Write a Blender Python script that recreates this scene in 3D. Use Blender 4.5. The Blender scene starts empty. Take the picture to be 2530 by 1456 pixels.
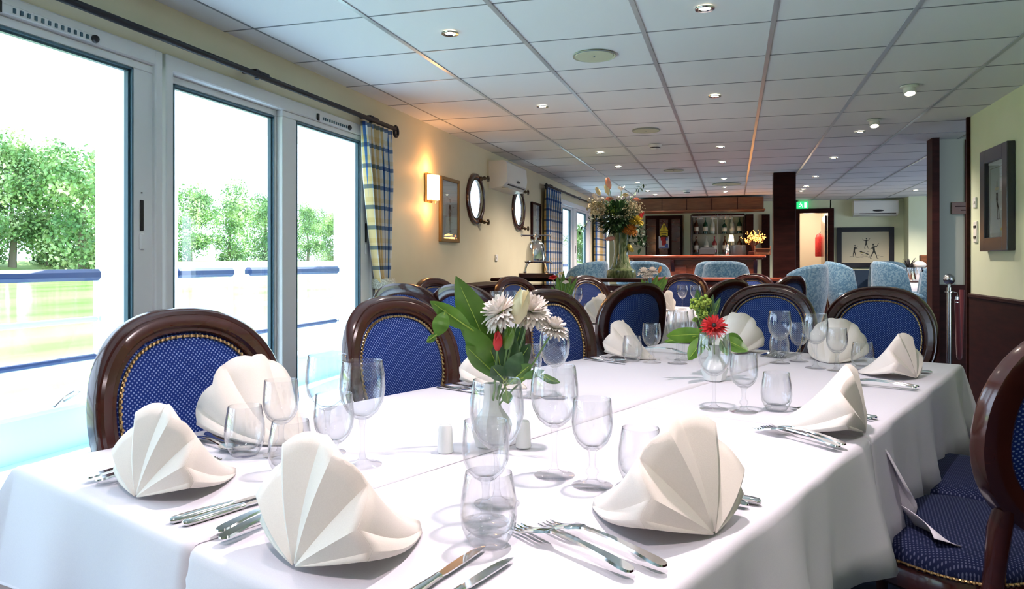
import bpy, math, random
from mathutils import Vector, Matrix
random.seed(7)
PI = math.pi
S = bpy.context.scene
# ------------------------------------------------------------------ camera, world, light, exposure
F = 1833.0; TH = math.radians(16.6); CT = math.cos(TH); ST = math.sin(TH)
CX = 1265.0; CY = 647.0; EYE = 1.15; CEIL = EYE + 1.128
cam_d = bpy.data.cameras.new('camera'); cam = bpy.data.objects.new('camera', cam_d); S.collection.objects.link(cam)
cam.location = (0, 0, EYE); cam.rotation_euler = (PI/2, 0, TH)
cam_d.sensor_width = 36; cam_d.lens = 36*F/2530; cam_d.shift_y = -81/2530; cam_d.clip_start = .02; cam_d.clip_end = 1000
S.camera = cam
S.view_settings.view_transform = 'Standard'; S.view_settings.look = 'None'; S.view_settings.gamma = 1
S.view_settings.use_curve_mapping = False; S.view_settings.exposure = 0.45
S.cycles.use_denoising = True
try: S.cycles.denoiser = 'OPENIMAGEDENOISE'
except Exception: pass
S.cycles.max_bounces = 9; S.cycles.diffuse_bounces = 5; S.cycles.glossy_bounces = 4
S.cycles.transmission_bounces = 8; S.cycles.transparent_max_bounces = 28
S.cycles.caustics_reflective = False; S.cycles.caustics_refractive = False
S.cycles.sample_clamp_indirect = 6
world = bpy.data.worlds.new('sky'); S.world = world; world.use_nodes = True
bg = world.node_tree.nodes['Background']; bg.inputs[0].default_value = (.66, .80, 1.0, 1); bg.inputs[1].default_value = 4.4
sun_d = bpy.data.lights.new('sun', 'SUN'); sun_d.energy = 14; sun_d.angle = math.radians(.6); sun_d.color = (1, .96, .86)
sun = bpy.data.objects.new('sun', sun_d); S.collection.objects.link(sun); sun.rotation_euler = Vector((.10, -.62, -1)).to_track_quat('-Z', 'Y').to_euler()

def area(name, loc, rot, sx, sy, portal=True, energy=0, color=(1, 1, 1)):
    d = bpy.data.lights.new(name, 'AREA'); d.shape = 'RECTANGLE'; d.size = sx; d.size_y = sy; d.energy = energy; d.color = color
    o = bpy.data.objects.new(name, d); S.collection.objects.link(o); o.location = loc; o.rotation_euler = rot
    if portal: d.cycles.is_portal = True
    return o
area('daylight_portal', (-2.46, .75, 1.0), (0, -PI/2, 0), 2.0, 3.6)
area('daylight_portal', (-2.46, 3.64, 1.0), (0, -PI/2, 0), 2.0, 2.0)
area('daylight_portal', (-2.46, 11.5, 1.0), (0, -PI/2, 0), 2.0, 2.3)
area('daylight_portal', (5.95, 11.0, 1.4), (0, PI/2, 0), 1.5, 4.0)    # saloon windows on the far side

# table axes: a = across (right), b = along (away); both cloth tables stand 21.5 degrees askew to the room
N = Vector((.9304, -.3665, 0)); E = Vector((.3665, .9304, 0)); TROT = -math.atan2(.3665, .9304)
def ab(a, b, z=.75): return Vector((a*N.x+b*E.x, a*N.y+b*E.y, z))
def at(px, py, d):
    u = (px-CX)/F*d
    return Vector((u*CT-d*ST, u*ST+d*CT, EYE+(CY-py)/F*d))

# ------------------------------------------------------------------ materials
def mat(name, col, rough=.5, metal=0, spec=.5, coat=0, trans=0, emit=None, estr=0, sheen=0, sub=0):
    m = bpy.data.materials.new(name); m.use_nodes = True; b = m.node_tree.nodes['Principled BSDF']
    b.inputs['Base Color'].default_value = (*col, 1); b.inputs['Roughness'].default_value = rough; b.inputs['Metallic'].default_value = metal
    b.inputs['Specular IOR Level'].default_value = spec; b.inputs['Coat Weight'].default_value = coat; b.inputs['Transmission Weight'].default_value = trans
    b.inputs['Sheen Weight'].default_value = sheen; b.inputs['Coat Roughness'].default_value = .08
    if emit: b.inputs['Emission Color'].default_value = (*emit, 1); b.inputs['Emission Strength'].default_value = estr
    return m
def nt(m): return m.node_tree, m.node_tree.nodes, m.node_tree.links, m.node_tree.nodes['Principled BSDF']
def node(ns, t, **k):
    n = ns.new(t)
    for a, v in k.items(): setattr(n, a, v)
    return n
def mapping(m, scale=(1, 1, 1), rot=(0, 0, 0), src='Object'):
    t, ns, L, b = nt(m); tc = ns.new('ShaderNodeTexCoord'); mp = ns.new('ShaderNodeMapping')
    mp.inputs['Scale'].default_value = scale; mp.inputs['Rotation'].default_value = rot; L.new(tc.outputs[src], mp.inputs[0]); return mp
def ramp(m, stops, fac):
    t, ns, L, b = nt(m); r = ns.new('ShaderNodeValToRGB'); e = r.color_ramp.elements
    e[0].position = stops[0][0]; e[0].color = (*stops[0][1], 1); e[1].position = stops[1][0]; e[1].color = (*stops[1][1], 1)
    for p, c in stops[2:]: x = e.new(p); x.color = (*c, 1)
    L.new(fac, r.inputs[0]); return r
def noisy(m, stops, scale=8, vscale=(1, 1, 1), detail=4, bump=0, dist=0, src='Object', bscale=None):
    t, ns, L, b = nt(m); mp = mapping(m, vscale, src=src); n = ns.new('ShaderNodeTexNoise'); n.inputs['Scale'].default_value = scale
    n.inputs['Detail'].default_value = detail; n.inputs['Distortion'].default_value = dist; L.new(mp.outputs[0], n.inputs['Vector'])
    r = ramp(m, stops, n.outputs[0]); L.new(r.outputs[0], b.inputs['Base Color'])
    if bump:
        bp = ns.new('ShaderNodeBump'); bp.inputs['Strength'].default_value = bump; bp.inputs['Distance'].default_value = .004
        n2 = n
        if bscale: n2 = ns.new('ShaderNodeTexNoise'); n2.inputs['Scale'].default_value = bscale; L.new(mp.outputs[0], n2.inputs['Vector'])
        L.new(n2.outputs[0], bp.inputs['Height']); L.new(bp.outputs[0], b.inputs['Normal'])
    return m
def thin_glass(name, tint=(1, 1, 1), ior=1.45, boost=1.0, rough=0.0, refr=0.0):
    m = bpy.data.materials.new(name); m.use_nodes = True; t = m.node_tree; ns = t.nodes; L = t.links; ns.remove(ns['Principled BSDF']); out = ns['Material Output']
    fr = ns.new('ShaderNodeLayerWeight'); fr.inputs[0].default_value = .5
    pw = node(ns, 'ShaderNodeMath', operation='POWER'); pw.inputs[1].default_value = 3.0; L.new(fr.outputs['Facing'], pw.inputs[0])
    mu = node(ns, 'ShaderNodeMath', operation='MULTIPLY_ADD', use_clamp=True); mu.inputs[1].default_value = .75*boost; mu.inputs[2].default_value = .035*boost; L.new(pw.outputs[0], mu.inputs[0])
    tr = ns.new('ShaderNodeBsdfTransparent'); tr.inputs[0].default_value = (*tint, 1); gl = ns.new('ShaderNodeBsdfGlossy'); gl.inputs['Roughness'].default_value = rough
    base = tr.outputs[0]
    if refr:
        rf = ns.new('ShaderNodeBsdfGlass'); rf.inputs['IOR'].default_value = 1.45; rf.inputs['Roughness'].default_value = 0
        mm = ns.new('ShaderNodeMixShader'); mm.inputs[0].default_value = refr; L.new(tr.outputs[0], mm.inputs[1]); L.new(rf.outputs[0], mm.inputs[2]); base = mm.outputs[0]
    mx = ns.new('ShaderNodeMixShader'); L.new(mu.outputs[0], mx.inputs[0]); L.new(base, mx.inputs[1]); L.new(gl.outputs[0], mx.inputs[2]); L.new(mx.outputs[0], out.inputs[0])
    return m
M = {}
M['wall'] = noisy(mat('cream_paint', (.80, .74, .52), .55), [(.3, (.76, .69, .47)), (.7, (.80, .735, .51))], 3)
M['wall_pale'] = noisy(mat('cream_paint_green_light_tint', (.76, .80, .58), .55), [(.3, (.70, .76, .53)), (.7, (.75, .80, .58))], 3)  # cream paint with the green tint of the light mixed into its colour
M['white_alu'] = mat('white_lacquered_metal', (.86, .85, .84), .4)
M['seal'] = mat('blue_grey_window_seal', (.06, .13, .17), .4)
M['plastic'] = mat('white_plastic', (.80, .80, .76), .35)
M['black'] = mat('black_plastic', (.015, .015, .016), .4)
M['iron'] = mat('black_iron', (.02, .02, .024), .45, .3)
M['wood'] = noisy(mat('mahogany', (.05, .012, .008), .2, coat=.5), [(.3, (.034, .008, .006)), (.55, (.046, .010, .007)), (.75, (.062, .014, .009))], 4, (1, 1, 2.5), 4, dist=.5)
M['wood_red'] = noisy(mat('polished_red_mahogany', (.2, .04, .015), .25, coat=.5), [(.3, (.12, .022, .009)), (.6, (.22, .045, .018)), (.8, (.30, .07, .025))], 4, (1, 6, 6), 5, dist=1)
M['wood_brown'] = noisy(mat('brown_veneer', (.13, .05, .02), .35), [(.3, (.10, .035, .014)), (.7, (.17, .066, .028))], 6, (1, 1, 8), 5)
M['wood_dark'] = noisy(mat('near_black_mahogany', (.02, .006, .004), .5, spec=.1), [(.3, (.018, .004, .003)), (.7, (.034, .008, .006))], 5, (1, 1, 6))
M['brass'] = mat('aged_brass', (.55, .38, .18), .35, 1); M['bronze'] = mat('dark_bronze', (.10, .07, .04), .4, .9)
M['gold'] = mat('gilt_wood', (.30, .19, .07), .4, .6)
M['silver'] = mat('polished_silver', (.80, .80, .80), .1, 1)
M['steel'] = mat('brushed_steel', (.60, .60, .60), .14, 1)
M['linen'] = noisy(mat('white_table_linen', (.76, .74, .79), .7, sheen=.1), [(.3, (.745, .72, .775)), (.7, (.78, .755, .805))], 500, bump=.06, bscale=900)
M['napkin'] = noisy(mat('cream_white_napkin_linen', (.83, .76, .68), .75, sheen=.1), [(.3, (.81, .74, .66)), (.7, (.85, .78, .70))], 600, bump=.08, bscale=900)
M['pane'] = thin_glass('window_pane', (.97, .99, 1), 1.4, .8)
M['glass'] = thin_glass('clear_drinking_glass', (.98, .985, .99), 1.5, 1.75)
M['glass_solid'] = thin_glass('thick_clear_glass', (.985, .985, .99), 1.5, .9, refr=.04)
M['china'] = mat('white_porcelain', (.82, .84, .82), .15)
M['lamp'] = mat('lit_bulb', (1, 1, 1), .5, emit=(1, .86, .62), estr=14)
M['shade'] = mat('lit_opal_shade', (1, .9, .75), .5, emit=(1, .72, .36), estr=3.2)
M['green'] = noisy(mat('leaf_green', (.08, .20, .02), .4), [(.3, (.045, .13, .012)), (.7, (.12, .26, .03))], 14)
M['green_dark'] = noisy(mat('dark_leaf_green', (.03, .09, .03), .5), [(.3, (.018, .06, .022)), (.7, (.05, .13, .04))], 20)
M['green_lime'] = noisy(mat('lime_green_bloom', (.22, .32, .03), .6), [(.3, (.16, .26, .02)), (.7, (.30, .42, .06))], 60)
M['stem'] = mat('green_stem', (.14, .26, .08), .5)
M['petal_white'] = mat('white_petal', (.88, .82, .76), .6, sheen=.2)
M['petal_cream'] = mat('cream_petal', (.75, .68, .42), .6)
M['petal_red'] = noisy(mat('red_petal', (.45, .01, .015), .55), [(.3, (.35, .006, .012)), (.7, (.6, .02, .02))], 40)
M['petal_pink'] = mat('salmon_petal', (.72, .38, .28), .6)
M['petal_orange'] = noisy(mat('orange_petal', (.6, .2, .05), .6), [(.3, (.5, .12, .04)), (.7, (.65, .38, .06))], 60)
M['petal_yellow'] = mat('yellow_petal', (.65, .52, .08), .6)
M['dried'] = noisy(mat('pale_dried_blossom', (.42, .36, .2), .8), [(.3, (.30, .27, .13)), (.7, (.55, .46, .30))], 90)
M['rope'] = mat('dark_red_velvet', (.10, .004, .008), .8, sheen=.4)
M['ceramic_green'] = noisy(mat('veined_green_glass', (.2, .3, .12), .15, coat=.4), [(.35, (.03, .06, .02)), (.5, (.12, .17, .07)), (.7, (.28, .32, .18))], 26, (1, 1, .25), 6, dist=1.5, bump=.3)
M['floor'] = noisy(mat('navy_patterned_carpet', (.02, .03, .10), .95), [(.45, (.012, .018, .05)), (.62, (.02, .035, .10)), (.72, (.20, .17, .10))], 9, detail=2)
M['deck'] = mat('pale_painted_deck', (.52, .70, .84), .5)
M['outer'] = mat('white_painted_steel', (.80, .84, .86), .5)
M['rail_blue'] = mat('blue_painted_rail', (.002, .022, .10), .5)
M['rail_pale'] = mat('pale_blue_grey_rail', (.5, .62, .70), .4)
M['paper'] = mat('cream_print_paper', (.72, .62, .42), .7)
M['mount'] = mat('grey_green_mount', (.50, .53, .48), .7)
M['ink'] = mat('dark_ink', (.03, .025, .02), .7)
M['ink_soft'] = mat('faded_ink', (.30, .26, .19), .7)
M['ink_blue'] = mat('pale_grey_blue_wash', (.55, .60, .58), .7)
M['frame_black'] = mat('charcoal_frame', (.018, .020, .028), .3, coat=.3)

def dots(name, base, dot, axes='XZ', pitch=.0075, r=.2, rough=.8):
    m = mat(name, base, rough, spec=.15); t, ns, L, b = nt(m)
    rot = (0, 0, PI/4)
    tc = ns.new('ShaderNodeTexCoord'); sp = ns.new('ShaderNodeSeparateXYZ'); cb = ns.new('ShaderNodeCombineXYZ'); L.new(tc.outputs['Object'], sp.inputs[0])
    L.new(sp.outputs[axes[0]], cb.inputs[0]); L.new(sp.outputs[axes[1]], cb.inputs[1])
    mp = ns.new('ShaderNodeMapping'); mp.inputs['Rotation'].default_value = rot; mp.inputs['Scale'].default_value = (1/pitch,)*3; L.new(cb.outputs[0], mp.inputs[0])
    v = ns.new('ShaderNodeTexVoronoi'); v.voronoi_dimensions = '2D'; v.inputs['Randomness'].default_value = 0; v.inputs['Scale'].default_value = 1; L.new(mp.outputs[0], v.inputs['Vector'])
    rr = ramp(m, [(r, dot), (r+.1, base)], v.outputs['Distance']); L.new(rr.outputs[0], b.inputs['Base Color'])
    return m
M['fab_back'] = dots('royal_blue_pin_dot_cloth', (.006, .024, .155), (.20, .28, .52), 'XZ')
M['fab_seat'] = dots('shaded_pin_dot_seat_cloth', (.006, .011, .042), (.075, .085, .15), 'XY')  # same cloth as the backs, darkened for seats lying in shade
M['damask'] = noisy(mat('slate_blue_damask', (.10, .22, .33), .8, sheen=.3), [(.42, (.020, .08, .14)), (.5, (.04, .115, .185)), (.56, (.085, .16, .215))], 16, detail=2, dist=2.2)

def plaid(name):
    m = mat(name, (.8, .78, .7), .8, sheen=.2); t, ns, L, b = nt(m)
    tc = ns.new('ShaderNodeTexCoord'); sp = ns.new('ShaderNodeSeparateXYZ'); L.new(tc.outputs['UV'], sp.inputs[0])
    def band(src, freq, stops):
        a = node(ns, 'ShaderNodeMath', operation='MULTIPLY'); a.inputs[1].default_value = freq; L.new(src, a.inputs[0])
        f = node(ns, 'ShaderNodeMath', operation='FRACT'); L.new(a.outputs[0], f.inputs[0])
        r = ramp(m, stops, f.outputs[0]); r.color_ramp.interpolation = 'CONSTANT'; return r.outputs[0]
    w = (.92, .90, .84); y = (.74, .55, .26); bl = (.05, .17, .44)
    vert = band(sp.outputs[0], 8.0, [(0, bl), (.13, w), (.38, y), (.72, w)])
    hor = band(sp.outputs[1], 15.0, [(0, bl), (.20, (1, 1, 1)), (.62, (.93, .86, .7)), (.85, (1, 1, 1))])
    mx = node(ns, 'ShaderNodeMix', data_type='RGBA', blend_type='MULTIPLY'); mx.inputs[0].default_value = .85
    L.new(vert, mx.inputs[6]); L.new(hor, mx.inputs[7]); L.new(mx.outputs[2], b.inputs['Base Color']); return m
M['plaid'] = plaid('blue_and_yellow_plaid_cloth')
M['lace'] = noisy(mat('cream_woven_braid', (.72, .70, .58), .8), [(.4, (.42, .40, .30)), (.6, (.80, .78, .66))], 120)
M['bloom_lit'] = mat('lit_amber_blossom', (.8, .4, .1), .5, emit=(1, .42, .08), estr=1.6)

# ------------------------------------------------------------------ mesh builder
class MB:
    def __init__(s): s.v = []; s.f = []; s.m = []; s.uv = {}
    def add(s, vs, fs, mi=0, X=None):
        o = len(s.v)
        s.v += [tuple(X @ Vector(p)) for p in vs] if X is not None else [tuple(p) for p in vs]
        s.f += [tuple(i+o for i in f) for f in fs]; s.m += [mi]*len(fs); return s
    def box(s, c, size, mi=0, X=None, bev=0):
        x, y, z = size[0]/2, size[1]/2, size[2]/2; c = Vector(c)
        if not bev:
            vs = [(c.x+i*x, c.y+j*y, c.z+k*z) for i in (-1, 1) for j in (-1, 1) for k in (-1, 1)]
            return s.add(vs, [(0, 1, 3, 2), (4, 6, 7, 5), (0, 4, 5, 1), (2, 3, 7, 6), (0, 2, 6, 4), (1, 5, 7, 3)], mi, X)
        b = min(bev, x*.9, y*.9, z*.9); vs = []; idx = {}
        for i in (-1, 1):
            for j in (-1, 1):
                for k in (-1, 1):
                    for ax in range(3):
                        p = [x, y, z]
                        for q in range(3):
                            if q != ax: p[q] -= b
                        idx[(i, j, k, ax)] = len(vs); vs.append((c.x+i*p[0], c.y+j*p[1], c.z+k*p[2]))
        fs = []
        def g(*a): return idx[a]
        for i in (-1, 1):
            q = [g(i, -1, -1, 0), g(i, 1, -1, 0), g(i, 1, 1, 0), g(i, -1, 1, 0)]; fs.append(q if i > 0 else q[::-1])
            q = [g(-1, i, -1, 1), g(1, i, -1, 1), g(1, i, 1, 1), g(-1, i, 1, 1)]; fs.append(q[::-1] if i > 0 else q)
            q = [g(-1, -1, i, 2), g(1, -1, i, 2), g(1, 1, i, 2), g(-1, 1, i, 2)]; fs.append(q if i > 0 else q[::-1])
        for i in (-1, 1):
            for j in (-1, 1):
                q = [g(i, j, -1, 0), g(i, j, -1, 1), g(i, j, 1, 1), g(i, j, 1, 0)]; fs.append(q if i*j > 0 else q[::-1])
                q = [g(i, -1, j, 0), g(i, 1, j, 0), g(i, 1, j, 2), g(i, -1, j, 2)]; fs.append(q if i*j > 0 else q[::-1])
                q = [g(-1, i, j, 1), g(-1, i, j, 2), g(1, i, j, 2), g(1, i, j, 1)]; fs.append(q if i*j > 0 else q[::-1])
                for k in (-1, 1):
                    q = [g(i, j, k, 0), g(i, j, k, 1), g(i, j, k, 2)]; fs.append(q if i*j*k > 0 else q[::-1])
        return s.add(vs, fs, mi, X)
    def lathe(s, prof, n=24, c=(0, 0, 0), mi=0, X=None, close=False, sx=1, sy=1, flat=None):
        vs = []; fs = []; k = len(prof)
        for i in range(n):
            a = 2*PI*i/n
            for r, z in prof: vs.append((c[0]+r*math.cos(a)*sx, c[1]+r*math.sin(a)*sy, c[2]+z))
        for i in range(n):
            j = (i+1) % n
            for q in range(k if close else k-1):
                w = (q+1) % k; fs.append((i*k+q, j*k+q, j*k+w, i*k+w))
        return s.add(vs, fs, mi, X)
    def tube(s, pts, r, n=8, mi=0, cap=True, closed=False, X=None):
        pts = [Vector(p) for p in pts]; k = len(pts); vs = []; fs = []
        rr = r if isinstance(r, (list, tuple)) else [r]*k
        up = None
        for i, p in enumerate(pts):
            if closed: t = pts[(i+1) % k]-pts[i-1]
            else: t = pts[min(i+1, k-1)]-pts[max(i-1, 0)]
            t.normalize()
            if up is None: up = Vector((0, 0, 1)) if abs(t.z) < .9 else Vector((1, 0, 0))
            a = t.cross(up)
            if a.length < 1e-4: a = t.cross(Vector((0, 1, 0)))
            a.normalize(); b = a.cross(t); up = b
            for j in range(n):
                w = 2*PI*j/n; vs.append(p+a*math.cos(w)*rr[i]+b*math.sin(w)*rr[i])
        for i in range(k if closed else k-1):
            ii = (i+1) % k
            for j in range(n): fs.append((i*n+j, i*n+(j+1) % n, ii*n+(j+1) % n, ii*n+j))
        if cap and not closed: fs.append(tuple(range(n))[::-1]); fs.append(tuple((k-1)*n+j for j in range(n)))
        return s.add(vs, fs, mi, X)
    def cyl(s, c, r, h, n=20, mi=0, X=None, axis='z', r2=None):
        r2 = r if r2 is None else r2; c = Vector(c); d = {'x': Vector((1, 0, 0)), 'y': Vector((0, 1, 0)), 'z': Vector((0, 0, 1))}[axis]
        return s.tube([c, c+d*h], [r, r2], n, mi, X=X)
    def sphere(s, c, r, n=12, m=8, mi=0, X=None, sz=(1, 1, 1)):
        prof = [(max(r*math.sin(PI*i/m), 1e-5), -r*math.cos(PI*i/m)*sz[2]) for i in range(m+1)]
        return s.lathe(prof, n, c, mi, X, sx=sz[0], sy=sz[1])
    def grid(s, fn, nu, nv, mi=0, uv=False, flip=False):
        o = len(s.v)
        for i in range(nu+1):
            for j in range(nv+1):
                s.v.append(tuple(fn(i/nu, j/nv)))
                if uv: s.uv[o+i*(nv+1)+j] = (i/nu, j/nv)
        for i in range(nu):
            for j in range(nv):
                q = (o+i*(nv+1)+j, o+(i+1)*(nv+1)+j, o+(i+1)*(nv+1)+j+1, o+i*(nv+1)+j+1); s.f.append(q[::-1] if flip else q); s.m.append(mi)
        return s
    def prism(s, poly, z0, z1, mi=0, X=None):
        n = len(poly); vs = [(x, y, z0) for x, y in poly]+[(x, y, z1) for x, y in poly]
        fs = [tuple(range(n))[::-1], tuple(range(n, 2*n))]+[(i, (i+1) % n, n+(i+1) % n, n+i) for i in range(n)]
        return s.add(vs, fs, mi, X)
    def mesh(s, name, mats, angle=35, flat=False):
        me = bpy.data.meshes.new(name); me.from_pydata(s.v, [], s.f)
        for m in (mats if isinstance(mats, (list, tuple)) else [mats]): me.materials.append(M[m] if isinstance(m, str) else m)
        me.polygons.foreach_set('material_index', s.m)
        if s.uv:
            u = me.uv_layers.new(name='UVMap')
            for l in me.loops: u.data[l.index].uv = s.uv.get(l.vertex_index, (0, 0))
        if not flat:
            me.polygons.foreach_set('use_smooth', [True]*len(s.f)); me.set_sharp_from_angle(angle=math.radians(angle))
        me.update(); return me
    def build(s, name, mats, parent=None, loc=(0, 0, 0), rz=0, angle=35, solid=0, sub=0, flat=False):
        o = bpy.data.objects.new(name, s.mesh(name, mats, angle, flat)); S.collection.objects.link(o)
        o.location = loc; o.rotation_euler = (0, 0, rz)
        if parent: o.parent = parent
        if solid: md = o.modifiers.new('thickness', 'SOLIDIFY'); md.thickness = solid; md.offset = 0
        if sub: md = o.modifiers.new('smooth', 'SUBSURF'); md.levels = sub; md.render_levels = sub
        return o
def tag(o, label, cat, group=None, kind=None):
    o['label'] = label
    if cat: o['category'] = cat
    if group: o['group'] = group
    if kind: o['kind'] = kind
    return o
def struct(o): o['kind'] = 'structure'; return o
def thing(name, label, cat, loc=(0, 0, 0), rz=0, group=None):
    o = bpy.data.objects.new(name, None); S.collection.objects.link(o); o.location = loc; o.rotation_euler = (0, 0, rz); o.empty_display_size = .05
    return tag(o, label, cat, group)
def dup(r, loc, rz, label, group=None, scale=None):
    n = r.copy(); S.collection.objects.link(n); n.location = loc; n.rotation_euler = (0, 0, rz); n['label'] = label
    if scale: n.scale = scale
    if group: n['group'] = group
    for ch in list(r.children):
        c = ch.copy(); S.collection.objects.link(c); c.parent = n
        for g in list(ch.children): d = g.copy(); S.collection.objects.link(d); d.parent = c
    return n
# ================================================================== THE SETTING
XL = -2.39; XR = 1.77; YB = 14.6
b = MB(); b.box((1.7, 6.0, -.05), (8.6, 17.4, .1)); struct(b.build('floor', 'floor'))
# ceiling: tiles with metal T-bars (wide along the room, hairline joints across)
M['tile'] = noisy(mat('white_mineral_tile', (.82, .84, .85), .7), [(.35, (.79, .81, .82)), (.65, (.84, .86, .87))], 900, bump=.1, bscale=700)
M['tbar'] = mat('satin_grey_grid_bar', (.50, .53, .56), .3, .35)
M['tjoint'] = mat('thin_grey_joint', (.22, .25, .28), .4, .3)
b = MB(); b.box((1.7, 6.0, CEIL+.06), (8.6, 17.4, .12), 0)
x = .18-.6*4
b.box((x, 6, CEIL), (.010, 17.2, .004), 2)
for k in range(-3, 10): b.box((.18+.6*k, 6, CEIL), (.022, 17.2, .010), 1)
for k in range(-10, 19): b.box((1.7, 3.68+.6*k, CEIL), (8.4, .009, .004), 2)
struct(b.build('ceiling', ['tile', 'tbar', 'tjoint'], flat=True))
# left wall with openings for two patio units and two portholes
def ring_wall(b, yc, zc, r, y0, y1, z0, z1, x0, x1, mi=0, n=32):
    # rectangular wall piece with a round hole
    pts = []
    for i in range(n):
        a = 2*PI*(i+.5)/n; c, s_ = math.cos(a), math.sin(a)
        k = min(abs((y1-yc)/c) if c > 0 else abs((y0-yc)/c), abs((z1-zc)/s_) if s_ > 0 else abs((z0-zc)/s_))
        pts.append(((yc+c*r, zc+s_*r), (yc+c*k, zc+s_*k)))
    # keep exact corners
    cr = [(y0, z0), (y0, z1), (y1, z0), (y1, z1)]
    outer = [list(p[1]) for p in pts]
    for cc in cr:
        j = min(range(n), key=lambda q: (outer[q][0]-cc[0])**2+(outer[q][1]-cc[1])**2); outer[j] = list(cc)
    vs = []; fs = []
    for x in (x0, x1):
        vs += [(x, p[0][0], p[0][1]) for p in pts]; vs += [(x, o[0], o[1]) for o in outer]
    for i in range(n):
        j = (i+1) % n
        fs.append((i, j, n+j, n+i)); fs.append((2*n+i, 3*n+i, 3*n+j, 2*n+j)); fs.append((i, 2*n+i, 2*n+j, j))
    b.add(vs, fs, mi)
WX = (XL-.02, XL)
def wbox(b, y0, y1, z0, z1, mi=0, x0=WX[0], x1=WX[1]): b.box(((x0+x1)/2, (y0+y1)/2, (z0+z1)/2), (x1-x0, y1-y0, z1-z0), mi)
b = MB(); TOP = 2.06-.0
wbox(b, -2.6, 14.7, TOP, CEIL)
wbox(b, -2.6, -1.1, 0, TOP); wbox(b, 4.63, 6.47, 0, TOP); wbox(b, 7.05, 7.95, 0, TOP); wbox(b, 8.55, 10.3, 0, TOP); wbox(b, 12.7, 14.7, 0, TOP)
for yc in (6.76, 8.25):
    y0 = yc-.29 if yc < 7 else 7.95; y1 = 7.05 if yc < 7 else 8.55
    ring_wall(b, yc, 1.755, .225, y0, y1, 1.45, TOP, WX[0], WX[1]); wbox(b, y0, y1, 0, 1.45)
struct(b.build('wall_left', 'wall', flat=True))
b = MB(); b.box((XL+.012, 5.9, .46), (.024, 2.4, .92), 0); b.box((XL+.02, 5.9, .935), (.04, 2.4, .03), 0); b.box((XL+.012, 9.9, .46), (.024, .8, .92), 0)
struct(b.build('trim_1', 'wood_dark'))
# right wall (short return), wainscot and the grey recess panel beyond it
b = MB(); b.box((XR+.06, 5.0, CEIL/2), (.12, 3.1, CEIL), 0); b.box((XR+.06, -1.9, CEIL/2), (.12, 1.2, CEIL), 0)
b.box((XR+.06, 1.1, CEIL/2), (.12, 4.8, CEIL), 0)
struct(b.build('wall_right', 'wall_pale', flat=True))
b = MB(); b.box((XR-.012, 2.1, .44), (.024, 8.8, .88)); b.box((XR-.016, 2.1, .89), (.04, 8.8, .03), 0, bev=.006)
b.box((XR+.05, 6.565, CEIL/2), (.15, .03, CEIL)); struct(b.build('trim_2', 'wood_dark'))
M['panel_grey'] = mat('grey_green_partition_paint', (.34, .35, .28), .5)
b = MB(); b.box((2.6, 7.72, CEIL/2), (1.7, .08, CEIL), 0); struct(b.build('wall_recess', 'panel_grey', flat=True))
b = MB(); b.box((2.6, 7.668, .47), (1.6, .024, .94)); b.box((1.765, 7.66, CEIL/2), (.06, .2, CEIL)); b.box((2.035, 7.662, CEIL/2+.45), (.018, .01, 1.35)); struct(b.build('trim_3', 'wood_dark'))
# back walls
b = MB(); b.box((.25, YB+.06, CEIL/2), (5.3, .12, CEIL))
struct(b.build('wall_back', 'wall_pale', flat=True))
M['hall'] = mat('pale_hall_paint', (.75, .70, .62), .6)
b = MB(); DX0, DX1 = 1.16, 1.66
b = MB(); b.box((-.6, YB+.06, CEIL/2), (3.5, .12, CEIL)); b.box((1.4, YB+.06, 2.16), (.62, .12, .24)); b.box((2.30, YB+.06, CEIL/2), (1.22, .12, CEIL)); b.box((4.5, YB-.13, CEIL/2), (3.2, .5, CEIL))
bpy.data.objects.remove(bpy.data.objects['wall_back']); struct(b.build('wall_back', 'wall_pale', flat=True))
b = MB(); b.box((1.05, 15.6, CEIL/2), (.1, 1.9, CEIL)); b.box((1.4, 16.5, CEIL/2), (.9, .1, CEIL)); b.box((1.78, 15.6, CEIL/2), (.1, 1.9, CEIL)); b.box((1.4, 15.6, CEIL+.02), (.9, 1.9, .06)); b.box((1.4, 15.6, -.03), (.9, 1.9, .06))
struct(b.build('wall_hallway', 'hall', flat=True))
b = MB(); M['wain_blue'] = mat('dark_blue_wainscot', (.014, .04, .085), .5)
b.box((2.3, YB-.012, .5), (1.2, .024, 1.0)); struct(b.build('trim_4', 'wain_blue'))
b = MB(); b.box((5.96+.06, 10.2, .35), (.12, 9.2, .7)); b.box((6.02, 10.2, 2.2), (.12, 9.2, .2)); b.box((6.02, 7.2, 1.4), (.12, 3.4, 1.6)); b.box((6.02, 13.9, 1.4), (.12, 1.6, 1.6)); struct(b.build('wall_far_side', 'wall_pale', flat=True))
b = MB(); b.box((4.7, 5.6, CEIL/2), (2.6, .1, CEIL)); struct(b.build('wall_lobby', 'wall_pale', flat=True))
b = MB(); b.box((-.3, -2.56, CEIL/2), (4.4, .12, CEIL)); struct(b.build('wall_aft', 'wall', flat=True))

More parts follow.
